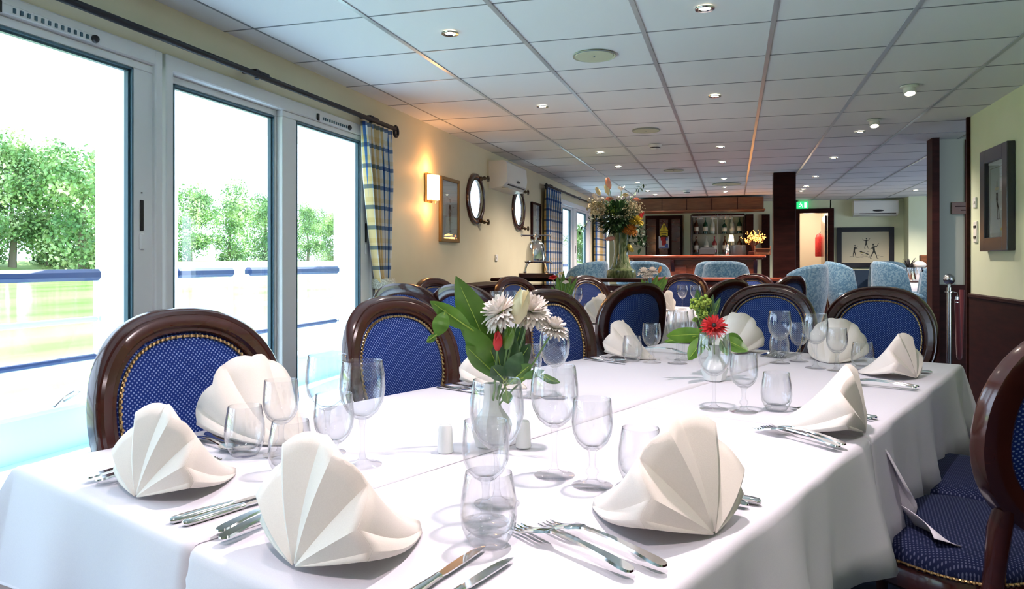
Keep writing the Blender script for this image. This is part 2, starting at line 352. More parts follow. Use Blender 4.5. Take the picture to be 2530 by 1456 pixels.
# ------------------------------------------------------------------ patio windows
def window(name, y0, y1, panes, z0=.03, z1=2.06, vents=(), handles=(), seals=True):
    """outer frame with sashes; panes = list of (glass_y0, glass_y1, x offset)"""
    fx = XL-.03
    b = MB(); w = .10
    b.box((fx, (y0+y1)/2, z1-.035), (w, y1-y0, .07), 0, bev=.006); b.box((fx, (y0+y1)/2, z0+.02), (w, y1-y0, .06), 0, bev=.006)
    for y in (y0+.022, y1-.022): b.box((fx, y, (z0+z1)/2), (w+.004, .044, z1-z0-.002), 0, bev=.005)
    r = b.build(name, 'white_alu'); struct(r)
    for (g0, g1, dx, s0, s1) in panes:
        zt = 1.955; zb = .17; x = fx+dx; b = MB()
        b.box((x, (s0+s1)/2, (zt+z1-.07)/2), (.04, s1-s0, z1-.07-zt), 0, bev=.004); b.box((x, (s0+s1)/2, (zb+z0+.05)/2), (.04, s1-s0, zb-z0-.05), 0, bev=.004)
        if g0 > s0: b.box((x, (s0+g0)/2, (zb+zt)/2), (.04, g0-s0, zt-zb), 0, bev=.004)
        if s1 > g1: b.box((x, (s1+g1)/2, (zb+zt)/2), (.04, s1-g1, zt-zb), 0, bev=.004)
        sa = b.build('sash', 'white_alu', r)
        b = MB(); t = .008
        for k in (0, 1):
            e = t*(.5+k*1.2)
            b.box((x+.012-.012*k, (g0+g1)/2, zt-e), (.02, g1-g0, t), 0); b.box((x+.012-.012*k, g1-e, (zb+zt)/2), (.02, t, zt-zb), 0)
            b.box((x+.012-.012*k, g0+e, (zb+zt)/2), (.02, t, zt-zb), 0)
        b.build('seal', 'seal', sa)
        b = MB(); b.box((x-.012, (g0+g1)/2, (zb+zt)/2), (.006, g1-g0-.004, zt-zb-.004)); b.build('pane', 'pane', sa)
    for (v0, v1, dx) in vents:
        b = MB(); x = fx+.053; b.box((x, (v0+v1)/2, 2.01), (.008, v1-v0, .034), 0, bev=.003)
        b.box((x+.006, v0-.006, 2.01), (.008, .016, .04), 1); b.sphere((x+.008, v1-.006, 2.01), .016, mi=1)
        n = 12
        for i in range(n): b.box((x+.006, v0+.05+(v1-v0-.09)*i/(n-1), 2.01), (.006, .009, .016), 2)
        b.build('trickle_vent', ['white_alu', 'black', 'seal'], r)
    for (hy, dx) in handles:
        b = MB(); x = fx+dx+.022; b.box((x, hy, 1.345), (.006, .020, .13), 1, bev=.003); b.box((x, hy, 1.235), (.012, .026, .07), 0, bev=.005); b.box((x, hy, 1.44), (.004, .006, .004), 1)
        b.build('latch', ['white_alu', 'black'], r)
    return r
window('window_1', -1.1, 2.65, [(.12, 1.16, -.02, 0.0, 1.22), (-1.03, -.02, .0, -1.06, .06), (1.24, 2.50, .015, 1.20, 2.61)], vents=[(1.9, 2.29, .015)], handles=[(2.545, .015)])
window('window_2', 2.67, 4.63, [(2.775, 3.545, -.025, 2.71, 3.60), (3.70, 4.46, .015, 3.565, 4.59)], vents=[(3.90, 4.27, .015)], handles=[(4.53, .015)])
window('window_3', 10.3, 12.7, [(10.75, 11.30, -.02, 10.34, 11.45), (11.6, 12.35, .015, 11.42, 12.66)], handles=[(11.52, .015)])

# ------------------------------------------------------------------ portholes
def porthole(name, yc):
    zc = 1.755; X = Matrix.Translation((XL, yc, zc)) @ Matrix.Rotation(PI/2, 4, 'Y')
    b = MB(); b.lathe([(.195, -.018), (.195, .014), (.202, .024), (.225, .03), (.245, .022), (.25, .0), (.25, -.001)], 40, X=X); r = struct(b.build(name, 'wood', angle=50))
    b = MB(); b.lathe([(.183, .006), (.183, .016), (.19, .024), (.198, .018), (.198, .006)], 40, X=X, close=True); b.build('metal_ring', 'bronze', r)
    b = MB(); b.lathe([(.0001, .006), (.185, .006), (.185, .010), (.0001, .010)], 40, X=X); b.build('pane', 'pane', r)
    for s_ in (1, -1):
        b = MB(); a = Vector((XL+.03, yc+.10, zc+s_*.205)); k = a+Vector((.02, .02, s_*.01))
        b.tube([a, a+Vector((.02, .02, 0)), k+Vector((.015, .03, 0)), k+Vector((.02, .06, 0))], [.014, .010, .010, .012]); b.sphere(a, .024); b.sphere(a+Vector((.02, .04, s_*.01)), .02)
        b.lathe([(.018, -.006), (.03, -.006), (.03, .006), (.018, .006)], 14, close=True, X=Matrix.Translation(k+Vector((.02, .08, 0))) @ Matrix.Rotation(PI/2, 4, 'Y'))
        b.build('screw_dog', 'bronze', r)
    return r
porthole('window_4', 6.76); porthole('window_5', 8.25)

# ------------------------------------------------------------------ OUTSIDE
b = MB(); b.box((-3.2, 9, -.06), (1.5, 26, .1)); b.box((-3.99, 9, .12), (.08, 26, .26)); b.box((-3.97, 9, .265), (.16, 26, .04), 0, bev=.012)
struct(b.build('deck', 'deck'))
XO = -3.75
def superstructure():
    b = MB(); yl = [(-2.0, 3.68), (4.28, 6.55), (8.0, 22)]; ys = [-4.0]+[q for p in yl for q in p]+[23.0]
    zt = 2.22; r = .32; z0 = .28
    for i in range(0, len(ys), 2): b.box((XO, (ys[i]+ys[i+1])/2, 1.245), (.10, ys[i+1]-ys[i], 1.95))
    b.box((XO, 9.5, zt+.12), (.10, 27, .24))
    for y0, y1 in yl:
        for (yc, sg) in ((y0, 1), (y1, -1)):
            poly = [(yc, zt)]+[(yc+sg*r*(1-math.cos(t)), zt-r*(1-math.sin(t))) for t in [PI/2*k/8 for k in range(9)]]
            n = len(poly); vs = [(XO-.05, p[0], p[1]) for p in poly]+[(XO+.05, p[0], p[1]) for p in poly]
            b.add(vs, [(0, i, i+1) for i in range(1, n-1)]+[(n, n+i+1, n+i) for i in range(1, n-1)]+[(i, (i+1) % n, n+(i+1) % n, n+i) for i in range(n)])
    return b
struct(superstructure().build('wall_deck_side', 'outer', flat=True))
def rail_set(y0, y1, label):
    t = thing('deck_railing', label, 'railing', (XO, y0, .0), 0, 'boat deck railings')
    L = y1-y0
    b = MB(); b.box((0, L/2, 1.070), (.07, L, .070), 0, bev=.02); b.build('handrail', 'rail_blue', t)
    for z, m, h in ((.80, 'rail_pale', .030), (.57, 'rail_blue', .030)):
        b = MB(); b.tube([(0, 0, z), (0, L, z)], h/2+.003); b.build('lower_rail', m, t)
    for q in (.02, L-.02):
        b = MB(); b.tube([(.0, q, .28), (0, q, 1.05)], .018); b.build('post', 'outer', t)
    return t
# outer cabin skin with round-cornered openings just outside the sliding doors
b = MB(); xs = -2.60; zt = 2.03; r = .22
b.box((xs, 2.5, zt+.16), (.03, 9.0, .32)); b.box((xs, 2.83, 1.02), (.03, .06, 2.03)); b.box((xs, 5.35, 1.02), (.03, .90, 2.03))
for yc in (2.80, 4.90):
    poly = [(yc, zt)]+[(yc-r*(1-math.cos(t)), zt-r*(1-math.sin(t))) for t in [PI/2*k/8 for k in range(9)]]; n = len(poly); vs = [(xs-.015, p[0], p[1]) for p in poly]+[(xs+.015, p[0], p[1]) for p in poly]
    b.add(vs, [(0, i, i+1) for i in range(1, n-1)]+[(n, n+i+1, n+i) for i in range(1, n-1)]+[(i, (i+1) % n, n+(i+1) % n, n+i) for i in range(n)])
struct(b.build('wall_outer_skin', 'outer', flat=True))
rail_set(-2.0, 3.66, 'blue boat deck railing seen through the nearest glass door')
rail_set(4.30, 4.93, 'short blue deck railing just left of the gap in the rail, outside the second window')
rail_set(5.11, 6.53, 'blue deck railing right of the gap in the rail, outside the second window')
rail_set(8.02, 21.9, 'blue deck railing outside the far patio window')
b = MB(); p = Vector((XO-.1, 3.52, .29)); b.tube([p+Vector((0, -.09, .0)), p+Vector((0, -.02, .05)), p+Vector((0, .06, .075)), p+Vector((0, .10, .06)), p+Vector((0, .05, .045)), p+Vector((0, -.03, .02))], .009)
tag(b.build('mooring_cleat', 'steel'), 'small steel mooring hook on the white bulwark outside the nearest glass door', 'hook')
# river, far bank, trees
M['water'] = noisy(mat('green_river_water', (.20, .34, .10), .12), [(.3, (.14, .26, .06)), (.7, (.34, .46, .20))], .25, (1, .35, 1), 3, bump=1, bscale=1.4)
b = MB(); b.box((-260, 60, -1.0), (512, 900, .1)); o = b.build('river', 'water'); tag(o, 'green river water with pale ripples beyond the boat rail', 'water', kind='stuff')
M['bank'] = noisy(mat('grassy_bank', (.22, .36, .08), .9), [(.3, (.14, .26, .05)), (.7, (.34, .48, .14))], .3)
b = MB()
def bankf(u, v):
    y = -160+u*900; return (-72-v*60-4*math.sin(u*31), y, -.98+2.2*min(1, v*5)+.3*math.sin(u*80)*v)
b.grid(bankf, 60, 10, flip=True); o = b.build('riverbank', 'bank'); struct(o)
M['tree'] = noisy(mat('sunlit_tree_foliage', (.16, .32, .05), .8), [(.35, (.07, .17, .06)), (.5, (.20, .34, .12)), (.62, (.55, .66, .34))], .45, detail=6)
M['trunk'] = mat('grey_brown_bark', (.18, .15, .11), .9)
def crown(seed, n=9000, h=12, w=5):
    R = random.Random(seed); b = MB(); blobs = []
    for i in range(22):
        z = R.uniform(.04, .95)*h; rr = w*(1-abs(z/h-.5)*1.1)*R.uniform(.45, .9); a = R.uniform(0, 2*PI)
        blobs.append((Vector((math.cos(a)*rr*.7, math.sin(a)*rr*.7, z)), R.uniform(1.2, 2.3)))
    for i in range(n):
        c, r = R.choice(blobs); d = Vector((R.gauss(0, 1), R.gauss(0, 1), R.gauss(0, .8))); d.normalize(); p = c+d*r*R.uniform(.5, 1.05)
        q = Vector((R.gauss(0, 1), R.gauss(0, 1), R.gauss(0, 1))).normalized(); s_ = R.uniform(.10, .22); e = q.cross(d).normalized()*s_; f = q.cross(e).normalized()*s_*.7
        b.add([p-e, p-f, p+e, p+f], [(0, 1, 2, 3)])
    return b
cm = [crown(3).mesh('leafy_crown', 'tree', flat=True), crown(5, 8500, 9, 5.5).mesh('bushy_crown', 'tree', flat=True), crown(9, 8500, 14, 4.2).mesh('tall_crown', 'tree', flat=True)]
tb = MB(); tb.tube([(0, 0, 0), (.2, 0, 3), (-.1, .1, 7)], [.35, .25, .1]); tm = tb.mesh('bark_trunk', 'trunk')
def tree(i, px, d, k, sc, label):
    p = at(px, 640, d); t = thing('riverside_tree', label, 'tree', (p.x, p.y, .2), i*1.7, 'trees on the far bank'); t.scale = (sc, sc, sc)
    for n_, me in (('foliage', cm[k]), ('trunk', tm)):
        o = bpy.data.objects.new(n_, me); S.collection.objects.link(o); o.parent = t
for i, (px, d, k, sc, lb) in enumerate([
    (-60, 86, 2, 1.3, 'tall tree on the far bank at the left edge of the nearest window'),
    (30, 90, 0, 1.35, 'full green tree on the far bank behind the left end of the blue rail'),
    (120, 96, 2, 1.25, 'dark green tree on the far bank left of centre in the nearest window'),
    (205, 92, 1, 1.65, 'round sunlit tree on the far bank right in the nearest window'),
    (270, 105, 2, 1.2, 'pale tree on the far bank beside the white deck pillar'),
    (470, 150, 0, 1.35, 'hazy tree on the far bank at the left of the second window'),
    (570, 165, 2, 1.45, 'hazy tall tree on the far bank above the rail gap'),
    (655, 185, 1, 1.9, 'hazy low tree on the far bank at the right of the second window'),
    (760, 220, 0, 1.5, 'distant pale tree on the far bank in the third pane'),
    (830, 250, 1, 1.9, 'very distant tree on the far bank in the third pane near the pillar'),
    (1440, 440, 1, 2.6, 'distant green tree seen through the far patio window')]):
    tree(i, px, d, k, sc, lb)
# ================================================================== TABLE LINEN
A0, A1, B0, B1 = -1.655, -.415, .555, 3.35; AS, BS = -1.03, 1.845
def cloth(name, a0, a1, b0, b1, z, sides, label, seed, folds=.022, drop=.24):
    """flat top + hanging sides; sides = subset of 'lrnf' (left right near far)"""
    R = random.Random(seed); g = MB(); st = .035
    na = max(6, int((a1-a0)/st)); nb = max(6, int((b1-b0)/st)); nd = 8
    L = 'l' in sides; Rr = 'r' in sides; Nn = 'n' in sides; Ff = 'f' in sides
    def prof(dist):      # horizontal out, vertical down for arc-length beyond the edge
        r = .012; q = r*PI/2
        if dist <= 0: return 0, 0
        if dist < q: t = dist/r; return r*math.sin(t), r*(1-math.cos(t))
        return r, r+(dist-q)
    ph = [R.uniform(0, 6) for _ in range(6)]
    def pt(s, t):        # s,t run beyond [a0,a1],[b0,b1] by up to the drop
        da = max(a0-s, 0)+max(s-a1, 0); db = max(b0-t, 0)+max(t-b1, 0); a = min(max(s, a0), a1); bb = min(max(t, b0), b1)
        sa = -1 if s < a0 else 1; sb = -1 if t < b0 else 1
        if da > 0 and db > 0:
            tot = max(da, db); mn = min(da, db); o, dn = prof(tot); f = mn/max(tot, 1e-6)
            k = dn/drop; flare = .085*f*k
            if da >= db: w = k*folds*(math.sin(bb*11+ph[0])+.6*math.sin(bb*23+ph[1])+.35*math.sin(bb*41+ph[2])); hem = 1+.05*math.sin(bb*7+ph[3])
            else: w = k*folds*(math.sin(a*9+ph[4])+.5*math.sin(a*21+ph[5])); hem = 1+.05*math.sin(a*8+ph[2])
            wo = max(w+folds*.9*k, 0)*(1-f); hem = hem*(1-f)+1.10*f
            x = a+sa*((o+wo if da >= db else f*o)+flare); y = bb+sb*((o+wo if db > da else f*o)+flare)
            return ab(x, y, z-dn*hem)
        w = 0
        if da > 0:
            o, dn = prof(da); w = (dn/drop)*folds*(math.sin(bb*11+ph[0])+.6*math.sin(bb*23+ph[1])+.35*math.sin(bb*41+ph[2]))
            hem = 1+.05*math.sin(bb*7+ph[3]); return ab(a+sa*(o+max(w+folds*.9*(dn/drop), 0)), bb+.3*w, z-dn*hem)
        if db > 0:
            o, dn = prof(db); w = (dn/drop)*folds*(math.sin(a*9+ph[4])+.5*math.sin(a*21+ph[5])); hem = 1+.05*math.sin(a*8+ph[2])
            return ab(a+.3*w, bb+sb*(o+max(w+folds*.9*(dn/drop), 0)), z-dn*hem)
        return ab(a, bb, z+.0006*math.sin(a*13+ph[0])*math.sin(bb*9+ph[1]))
    q = [.006, .014, .024, .05, .08, .11, .145, .18, .21, drop]
    sv = ([a0-x for x in reversed(q)] if L else [])+[a0+(a1-a0)*i/na for i in range(na+1)]+([a1+x for x in q] if Rr else [])
    tv = ([b0-x for x in reversed(q)] if Nn else [])+[b0+(b1-b0)*i/nb for i in range(nb+1)]+([b1+x for x in q] if Ff else [])
    ns_, nt_ = len(sv), len(tv)
    for s in sv:
        for t in tv: g.v.append(tuple(pt(s, t)))
    for i in range(ns_-1):
        for j in range(nt_-1):
            A, B_, C_, D = i*nt_+j, (i+1)*nt_+j, (i+1)*nt_+j+1, i*nt_+j+1
            def df(ii, jj): s, t = sv[ii], tv[jj]; return abs(max(a0-s, 0)+max(s-a1, 0)-max(b0-t, 0)-max(t-b1, 0))
            corner = (sv[i] < a0 or sv[i+1] > a1) and (tv[j] < b0 or tv[j+1] > b1)
            if not corner: g.f.append((A, B_, C_, D)); g.m.append(0)
            elif df(i, j)+df(i+1, j+1) <= df(i+1, j)+df(i, j+1): g.f += [(A, B_, C_), (A, C_, D)]; g.m += [0, 0]
            else: g.f += [(A, B_, D), (B_, C_, D)]; g.m += [0, 0]
    o = g.build(name, 'linen', angle=60, solid=.0014); tag(o, label, 'tablecloth'); return o
cloth('tablecloth', AS+.004, A1, B0, BS+.01, .7478, 'rn', 'white tablecloth on the near right part of the dining table, draped towards the dark chair', 1, .026, .27)
cloth('tablecloth', AS+.004, A1, BS-.01, B1, .7487, 'rf', 'white tablecloth over the far right part of the dining table', 2, .024, .30)
cloth('tablecloth', A0, AS+.03, B0, B1, .7496, 'lnf', 'long white tablecloth over the window side of the dining table', 3, .02, .205)
TZ = .7503
# table under the cloth
c0 = ab((A0+A1)/2, (B0+B1)/2, 0); LA = A1-A0; LB = B1-B0
tt = thing('dining_table', 'dark wooden dining table hidden under white cloths in the foreground, leg showing at lower left', 'table', c0, TROT)
b = MB(); b.box((0, 0, .7275), (LA-.012, LB-.012, .03)); b.build('tabletop', 'wood_dark', tt)
for i in (-1, 1):
    for j in (-1, 0, 1): b = MB(); b.box((i*(LA/2-.10), j*(LB/2-.12), .356), (.06, .06, .712), bev=.006); b.build('leg', 'wood_dark', tt)
# loose strip of cloth hanging to the seat
b = MB(); P = [ab(A1+.035, 1.97, .66), ab(A1+.045, 2.03, .58), ab(A1+.065, 2.03, .522), ab(A1+.15, 1.93, .514)]
def strip(u, v):
    k = u*3; i = min(int(k), 2); f = k-i; p = P[i].lerp(P[i+1], f); return p+Vector((.012*math.sin(u*9), 0, (v-.5)*(.10*(1-u)**.5+.015)))+(N*(-.05)+E*-.03)*(v-.5)
b.grid(strip, 16, 4); o = b.build('cloth_tie', 'linen', solid=.0015); tag(o, 'loose white strip of cloth trailing from the table edge onto the blue seat', 'cloth')

# ================================================================== NAPKINS
def napkin_mesh(seed):
    R = random.Random(seed); g = MB(); npl = 8; ph0 = -76; ph1 = 76; lean = math.radians(13+R.uniform(-3, 5)); nr = 7; H = .150*R.uniform(.97, 1.03)
    def rad(d): return H*(.70+.30*math.cos(math.radians(d)*1.05)**2)
    base = Vector((0, 0, .004)); T = Vector((R.uniform(-.01, .01), .205, .003))
    def rim(f):           # f in 0..npl
        d = ph0+(ph1-ph0)*f/npl; fr = f-math.floor(f); k = int(round(f*2))
        sc = 1+.035*math.sin(PI*(f % 1)); r = rad(d)*sc; a = math.radians(d)
        z = abs((f*1.0) % 2-1)*2-1       # -1..1 zigzag
        off = .013*z*(1 if 0 < f < npl else .2)
        x = r*math.sin(a); zz = r*math.cos(a); return Vector((x, off*math.cos(lean)+math.sin(lean)*zz+.016*abs(math.sin(a)), zz*math.cos(lean)+.004))
    sub = 4; cols = npl*sub
    for i in range(cols+1):
        p = rim(i/sub)
        for j in range(nr+1):
            t = .03+.97*j/nr; q = base.lerp(p, t); q.y -= .006*math.sin(PI*t); g.v.append(tuple(q))
    for i in range(cols):
        for j in range(nr): g.f.append((i*(nr+1)+j, (i+1)*(nr+1)+j, (i+1)*(nr+1)+j+1, i*(nr+1)+j+1)); g.m.append(0)
    # smooth back sheet from the rim to the tail
    o = len(g.v); m = 8
    tw = .035
    for i in range(cols+1):
        f = i/sub; p = rim(f); d = (f/npl-.5)*2; e = T+Vector((d*tw, -abs(d)*.03, 0))
        for j in range(m+1):
            t = j/m; q = p.lerp(e, t); q.z = max(q.z-.022*math.sin(PI*t)*max(0, p.z/.16), .003); q.x += d*.012*math.sin(PI*t); g.v.append(tuple(q))
    for i in range(cols):
        for j in range(m): g.f.append((o+i*(m+1)+j, o+i*(m+1)+j+1, o+(i+1)*(m+1)+j+1, o+(i+1)*(m+1)+j)); g.m.append(0)
    # rolled lower fold at the tail side
    o = len(g.v)
    for s_ in ():
        def fold(u, v, s_=s_):
            p = rim(0 if s_ < 0 else npl); e = T+Vector((s_*tw, -.03, 0)); q = p.lerp(e, u); w = .018*math.sin(PI*min(1, u*1.1+.05))
            return q+Vector((s_*w*math.sin(v*PI), 0, -q.z+.004+.014*math.sin(v*PI)*.7+v*.006))
        g.grid(fold, 8, 4)
    me = g.mesh('folded_napkin', 'napkin', angle=22); return me
NM = [napkin_mesh(i) for i in range(4)]
DT = {'e': Vector((0, 0, TROT)), }
def napkin(i, p, ang, label, sc=1.0):
    """ang: direction the tail points, degrees in table axes (0 = along b, 90 = towards -a)"""
    o = bpy.data.objects.new('napkin', NM[i % 4]); S.collection.objects.link(o); o.location = p; o.rotation_euler = (0, 0, TROT+math.radians(ang)); o.scale = (sc, sc, sc)
    md = o.modifiers.new('thickness', 'SOLIDIFY'); md.thickness = .0022; md.offset = 0
    tag(o, label, 'napkin', 'fan folded napkins'); return o
napkin(0, ab(-1.265, .590, TZ), 8, 'fan-folded cream napkin at the near left corner of the main table')
napkin(1, ab(-.815, .582, TZ), 0, 'large fan-folded cream napkin at the bottom of the view, facing the camera', 1.08)
napkin(2, ab(-.432, 1.026, TZ), 78, 'fan-folded napkin standing side-on beside the two nearest forks', 1.12)
napkin(3, ab(-.415, 1.85, TZ), 98, 'fan-folded napkin side-on in the middle of the right-hand table edge', 1.03)
napkin(0, ab(-.475, 2.833, TZ), 76, 'fan-folded napkin at the far right corner of the main table')
napkin(1, ab(-1.60, .995, TZ), -94, 'fan-folded napkin in front of the nearest blue oval chair', 1.15)
napkin(2, ab(-1.600, 1.84, TZ), -88, 'fan-folded napkin half hidden behind the large green leaf')
napkin(3, ab(-1.605, 2.74, TZ), -92, 'fan-folded napkin in front of the third chair on the window side')
napkin(0, ab(-.835, 3.275, TZ), 184, 'wide fan-folded napkin at the far end before the right-hand end chair', 1.1)
napkin(1, ab(-1.25, 3.27, TZ), 176, 'fan-folded napkin at the far end behind the red flower', 1.1)

# ================================================================== GLASSWARE
def bowl(prof_o, prof_i): return prof_o+prof_i[::-1]
def glass_parts(kind):
    b1 = MB(); b2 = MB()
    if kind == 'big':
        out = [(.0065, .090), (.016, .0935), (.030, .106), (.0405, .126), (.0448, .150), (.0440, .172), (.0415, .190), (.0392, .2045)]
        inn = [(.0004, .097), (.015, .099), (.029, .110), (.0388, .129), (.0433, .151), (.0427, .172), (.0402, .190), (.0382, .2045)]
        b1.lathe(out+[(.0387, .2055)]+inn[::-1], 40)
        b2.lathe([(.0003, .0), (.037, .0), (.038, .0015), (.030, .0035), (.015, .007), (.007, .014), (.0048, .028), (.0045, .055), (.005, .075), (.0075, .0895), (.012, .0925), (.0003, .0965)], 32)
    elif kind == 'med':
        out = [(.007, .064), (.017, .0675), (.028, .079), (.0350, .096), (.0368, .113), (.0355, .133), (.0335, .1545)]
        inn = [(.0004, .071), (.016, .073), (.0265, .083), (.0335, .098), (.0354, .114), (.0342, .133), (.0324, .1545)]
        b1.lathe(out+[(.033, .1558)]+inn[::-1], 36)
        b2.lathe([(.0003, .0), (.036, .0), (.037, .0015), (.027, .0035), (.013, .007), (.009, .012), (.0075, .017), (.012, .024), (.0105, .029), (.0062, .034), (.0055, .046), (.0072, .061), (.013, .0665), (.0003, .0705)], 14)
    else:
        out = [(.0255, .0015), (.0325, .012), (.0385, .026), (.0405, .044), (.0395, .066), (.0360, .087), (.0335, .101)]
        inn = [(.0003, .015), (.022, .015), (.0345, .026), (.0385, .044), (.038, .066), (.0347, .087), (.0322, .101)]
        b1.lathe(out+[(.0328, .1022)]+inn[::-1], 40)
        b2.lathe([(.0003, .0), (.0245, .0), (.0265, .002), (.031, .0105), (.0215, .0146), (.0003, .0146)], 32)
    return b1.mesh('glass_bowl', 'glass', 60), b2.mesh('glass_foot', 'glass_solid', 60)
GM = {k: glass_parts(k) for k in ('big', 'med', 'tum')}
GN = {'big': ('wine_glass', 'wine glass', ('bowl', 'stem_and_foot')), 'med': ('water_goblet', 'goblet', ('bowl', 'stem_and_foot')), 'tum': ('tumbler', 'tumbler', ('cup', 'thick_base'))}
def glass(kind, p, label, group, sc=1):
    nm, cat, pn = GN[kind]; t = thing(nm, label, cat, p, random.uniform(0, 3), group); t.scale = (sc, sc, sc)
    for me, n_ in zip(GM[kind], pn): o = bpy.data.objects.new(n_, me); S.collection.objects.link(o); o.parent = t
for k, a_, b_, lb in [
    ('tum', -1.381, .866, 'clear tumbler nearest the window, leftmost glass on the main table'),
    ('med', -1.322, .912, 'small wine goblet just right of the leftmost tumbler, before the near left napkins'),
    ('big', -1.258, .980, 'tall wine glass standing against the bright window in the left cluster'),
    ('med', -1.105, .876, 'goblet in the middle of the left cluster, behind the big near napkin'),
    ('tum', -1.185, .838, 'low tumbler whose rim peeps over the big near napkin'),
    ('big', -1.131, .966, 'tall wine glass at the right of the left cluster, before the second blue chair'),
    ('tum', -.674, .806, 'tumbler in the front centre, lowest of the stack of three glasses in view'),
    ('med', -.735, .872, 'goblet rising behind the front centre tumbler'),
    ('big', -.775, .948, 'tall wine glass overlapping the flower vase'),
    ('big', -.793, 1.140, 'tall wine glass right of the near flower vase, alone in the middle of the cloth'),
    ('med', -.704, 1.130, 'goblet between the central tall wine glass and the tumbler beside it'),
    ('tum', -.640, 1.190, 'tumbler in the middle of the table beside the right-hand near napkin'),
    ('big', -1.244, 1.789, 'tall wine glass under the lowest white chrysanthemum'),
    ('med', -1.306, 1.749, 'goblet behind the flower stems in the near vase'),
    ('big', -.809, 1.918, 'tall wine glass in front of the red gerbera'),
    ('med', -.733, 1.935, 'goblet right of the glass in front of the red gerbera'),
    ('tum', -.672, 2.010, 'tumbler left of the middle right-hand napkin'),
    ('tum', -1.459, 2.643, 'tumbler beside the third window-side napkin'),
    ('med', -1.375, 2.648, 'goblet before the dark chair back of the far table'),
    ('big', -1.285, 2.691, 'tall wine glass left of the green leaves of the far vase'),
    ('big', -.822, 2.898, 'tall wine glass left of the far end wide napkin'),
    ('med', -.742, 2.880, 'goblet in front of the far end wide napkin'),
    ('tum', -.672, 2.955, 'tumbler between the far end wide napkin and the far right corner napkin'),
    ('big', -.973, 2.950, 'tall wine glass before the far left end chair'),
    ('med', -.93, 3.050, 'goblet standing behind the tall glass before the far left end chair'),
    ('tum', -1.03, 3.12, 'tumbler at the far end behind a tall glass, before the far left end chair'),
    ('big', -1.31, 2.80, 'tall wine glass behind the lime green blooms'),
    ('med', -1.24, 2.90, 'goblet behind the lime green blooms and red gerbera')]:
    glass(k, ab(a_, b_, TZ), lb, {'big': 'tall wine glasses', 'med': 'small goblets', 'tum': 'tumblers'}[k]+' on the main table')

# ================================================================== CUTLERY
def fork_mesh():
    g = MB(); L = .205
    def zc(y): return .010+.010*math.sin((y/L)*PI*1.0)*.9 if y < .14 else .010+.006*math.cos((y-.14)/.065*PI*1.2)
    def ribbon(ys, ws, th=.0022, x0=lambda y: 0):
        n = len(ys); vs = []; 
        for y, w in zip(ys, ws):
            z = zc(y); vs += [(x0(y)-w, y, z), (x0(y)+w, y, z), (x0(y)+w*.8, y, z+th), (x0(y)-w*.8, y, z+th)]
        fs = []
        for i in range(n-1):
            for j in range(4): fs.append((i*4+j, i*4+(j+1) % 4, (i+1)*4+(j+1) % 4, (i+1)*4+j))
        fs += [(3, 2, 1, 0), tuple((n-1)*4+j for j in range(4))]; g.add(vs, fs)
    ys = [0, .004, .015, .04, .08, .11, .128, .136, .145, .155]; ws = [.003, .0075, .009, .007, .0045, .0033, .0035, .008, .0115, .0125]; ribbon(ys, ws, .0026)
    for k in range(4):
        xo = (-1.5+k)*.0066
        ribbon([.153, .165, .18, .195, .205], [.0026, .0023, .002, .0017, .0007], .0018, lambda y, xo=xo: xo*(1 if y < .19 else 1))
    return g.mesh('fork', 'silver', 50)
def knife_mesh():
    g = MB(); rings = [(0, .003, .003), (.004, .0075, .0055), (.02, .0085, .006), (.06, .0075, .0058), (.095, .0055, .0048), (.105, .0062, .005)]
    vs = []; n = 10
    for y, w, h in rings:
        for j in range(n): a = 2*PI*j/n; vs.append((w*math.cos(a), y, .0065+h*math.sin(a)))
    fs = [(i*n+j, i*n+(j+1) % n, (i+1)*n+(j+1) % n, (i+1)*n+j) for i in range(len(rings)-1) for j in range(n)]+[tuple(range(n))[::-1], tuple((len(rings)-1)*n+j for j in range(n))]
    g.add(vs, fs)
    ys = [.104, .115, .14, .17, .195, .21, .218]; lo = [-.004, -.007, -.0085, -.0085, -.007, -.003, .002]; hi = [.004, .0065, .0072, .0072, .0068, .0055, .003]
    vs = []
    for y, a, c in zip(ys, lo, hi): vs += [(a, y, .0062), (c, y, .0056), (c, y, .0076), (a, y, .0066)]
    k = len(ys); fs = [(i*4+j, i*4+(j+1) % 4, (i+1)*4+(j+1) % 4, (i+1)*4+j) for i in range(k-1) for j in range(4)]+[(3, 2, 1, 0), tuple((k-1)*4+j for j in range(4))]
    g.add(vs, fs); return g.mesh('knife', 'silver', 40)
def spoon_mesh():
    g = MB(); ys = [0, .004, .015, .04, .08, .115, .13]; ws = [.003, .0075, .009, .007, .0045, .0035, .004]; vs = []
    for y, w in zip(ys, ws): z = .006+.008*math.sin(y/.13*PI); vs += [(-w, y, z), (w, y, z), (w*.8, y, z+.0026), (-w*.8, y, z+.0026)]
    k = len(ys); g.add(vs, [(i*4+j, i*4+(j+1) % 4, (i+1)*4+(j+1) % 4, (i+1)*4+j) for i in range(k-1) for j in range(4)]+[(3, 2, 1, 0)])
    def bw(u, v):
        a = 2*PI*v; r = u; yy = .158+math.cos(a)*.030*r*-1; xx = math.sin(a)*.0195*r*(1+.12*math.cos(a)); return (xx, yy, .0015+.009*r*r)
    g.grid(bw, 6, 24); g.grid(lambda u, v: Vector(bw(u, v))+Vector((0, 0, .0014)), 6, 24, flip=True); return g.mesh('spoon', 'silver', 60)
CM = {'fork': fork_mesh(), 'knife': knife_mesh(), 'spoon': spoon_mesh()}
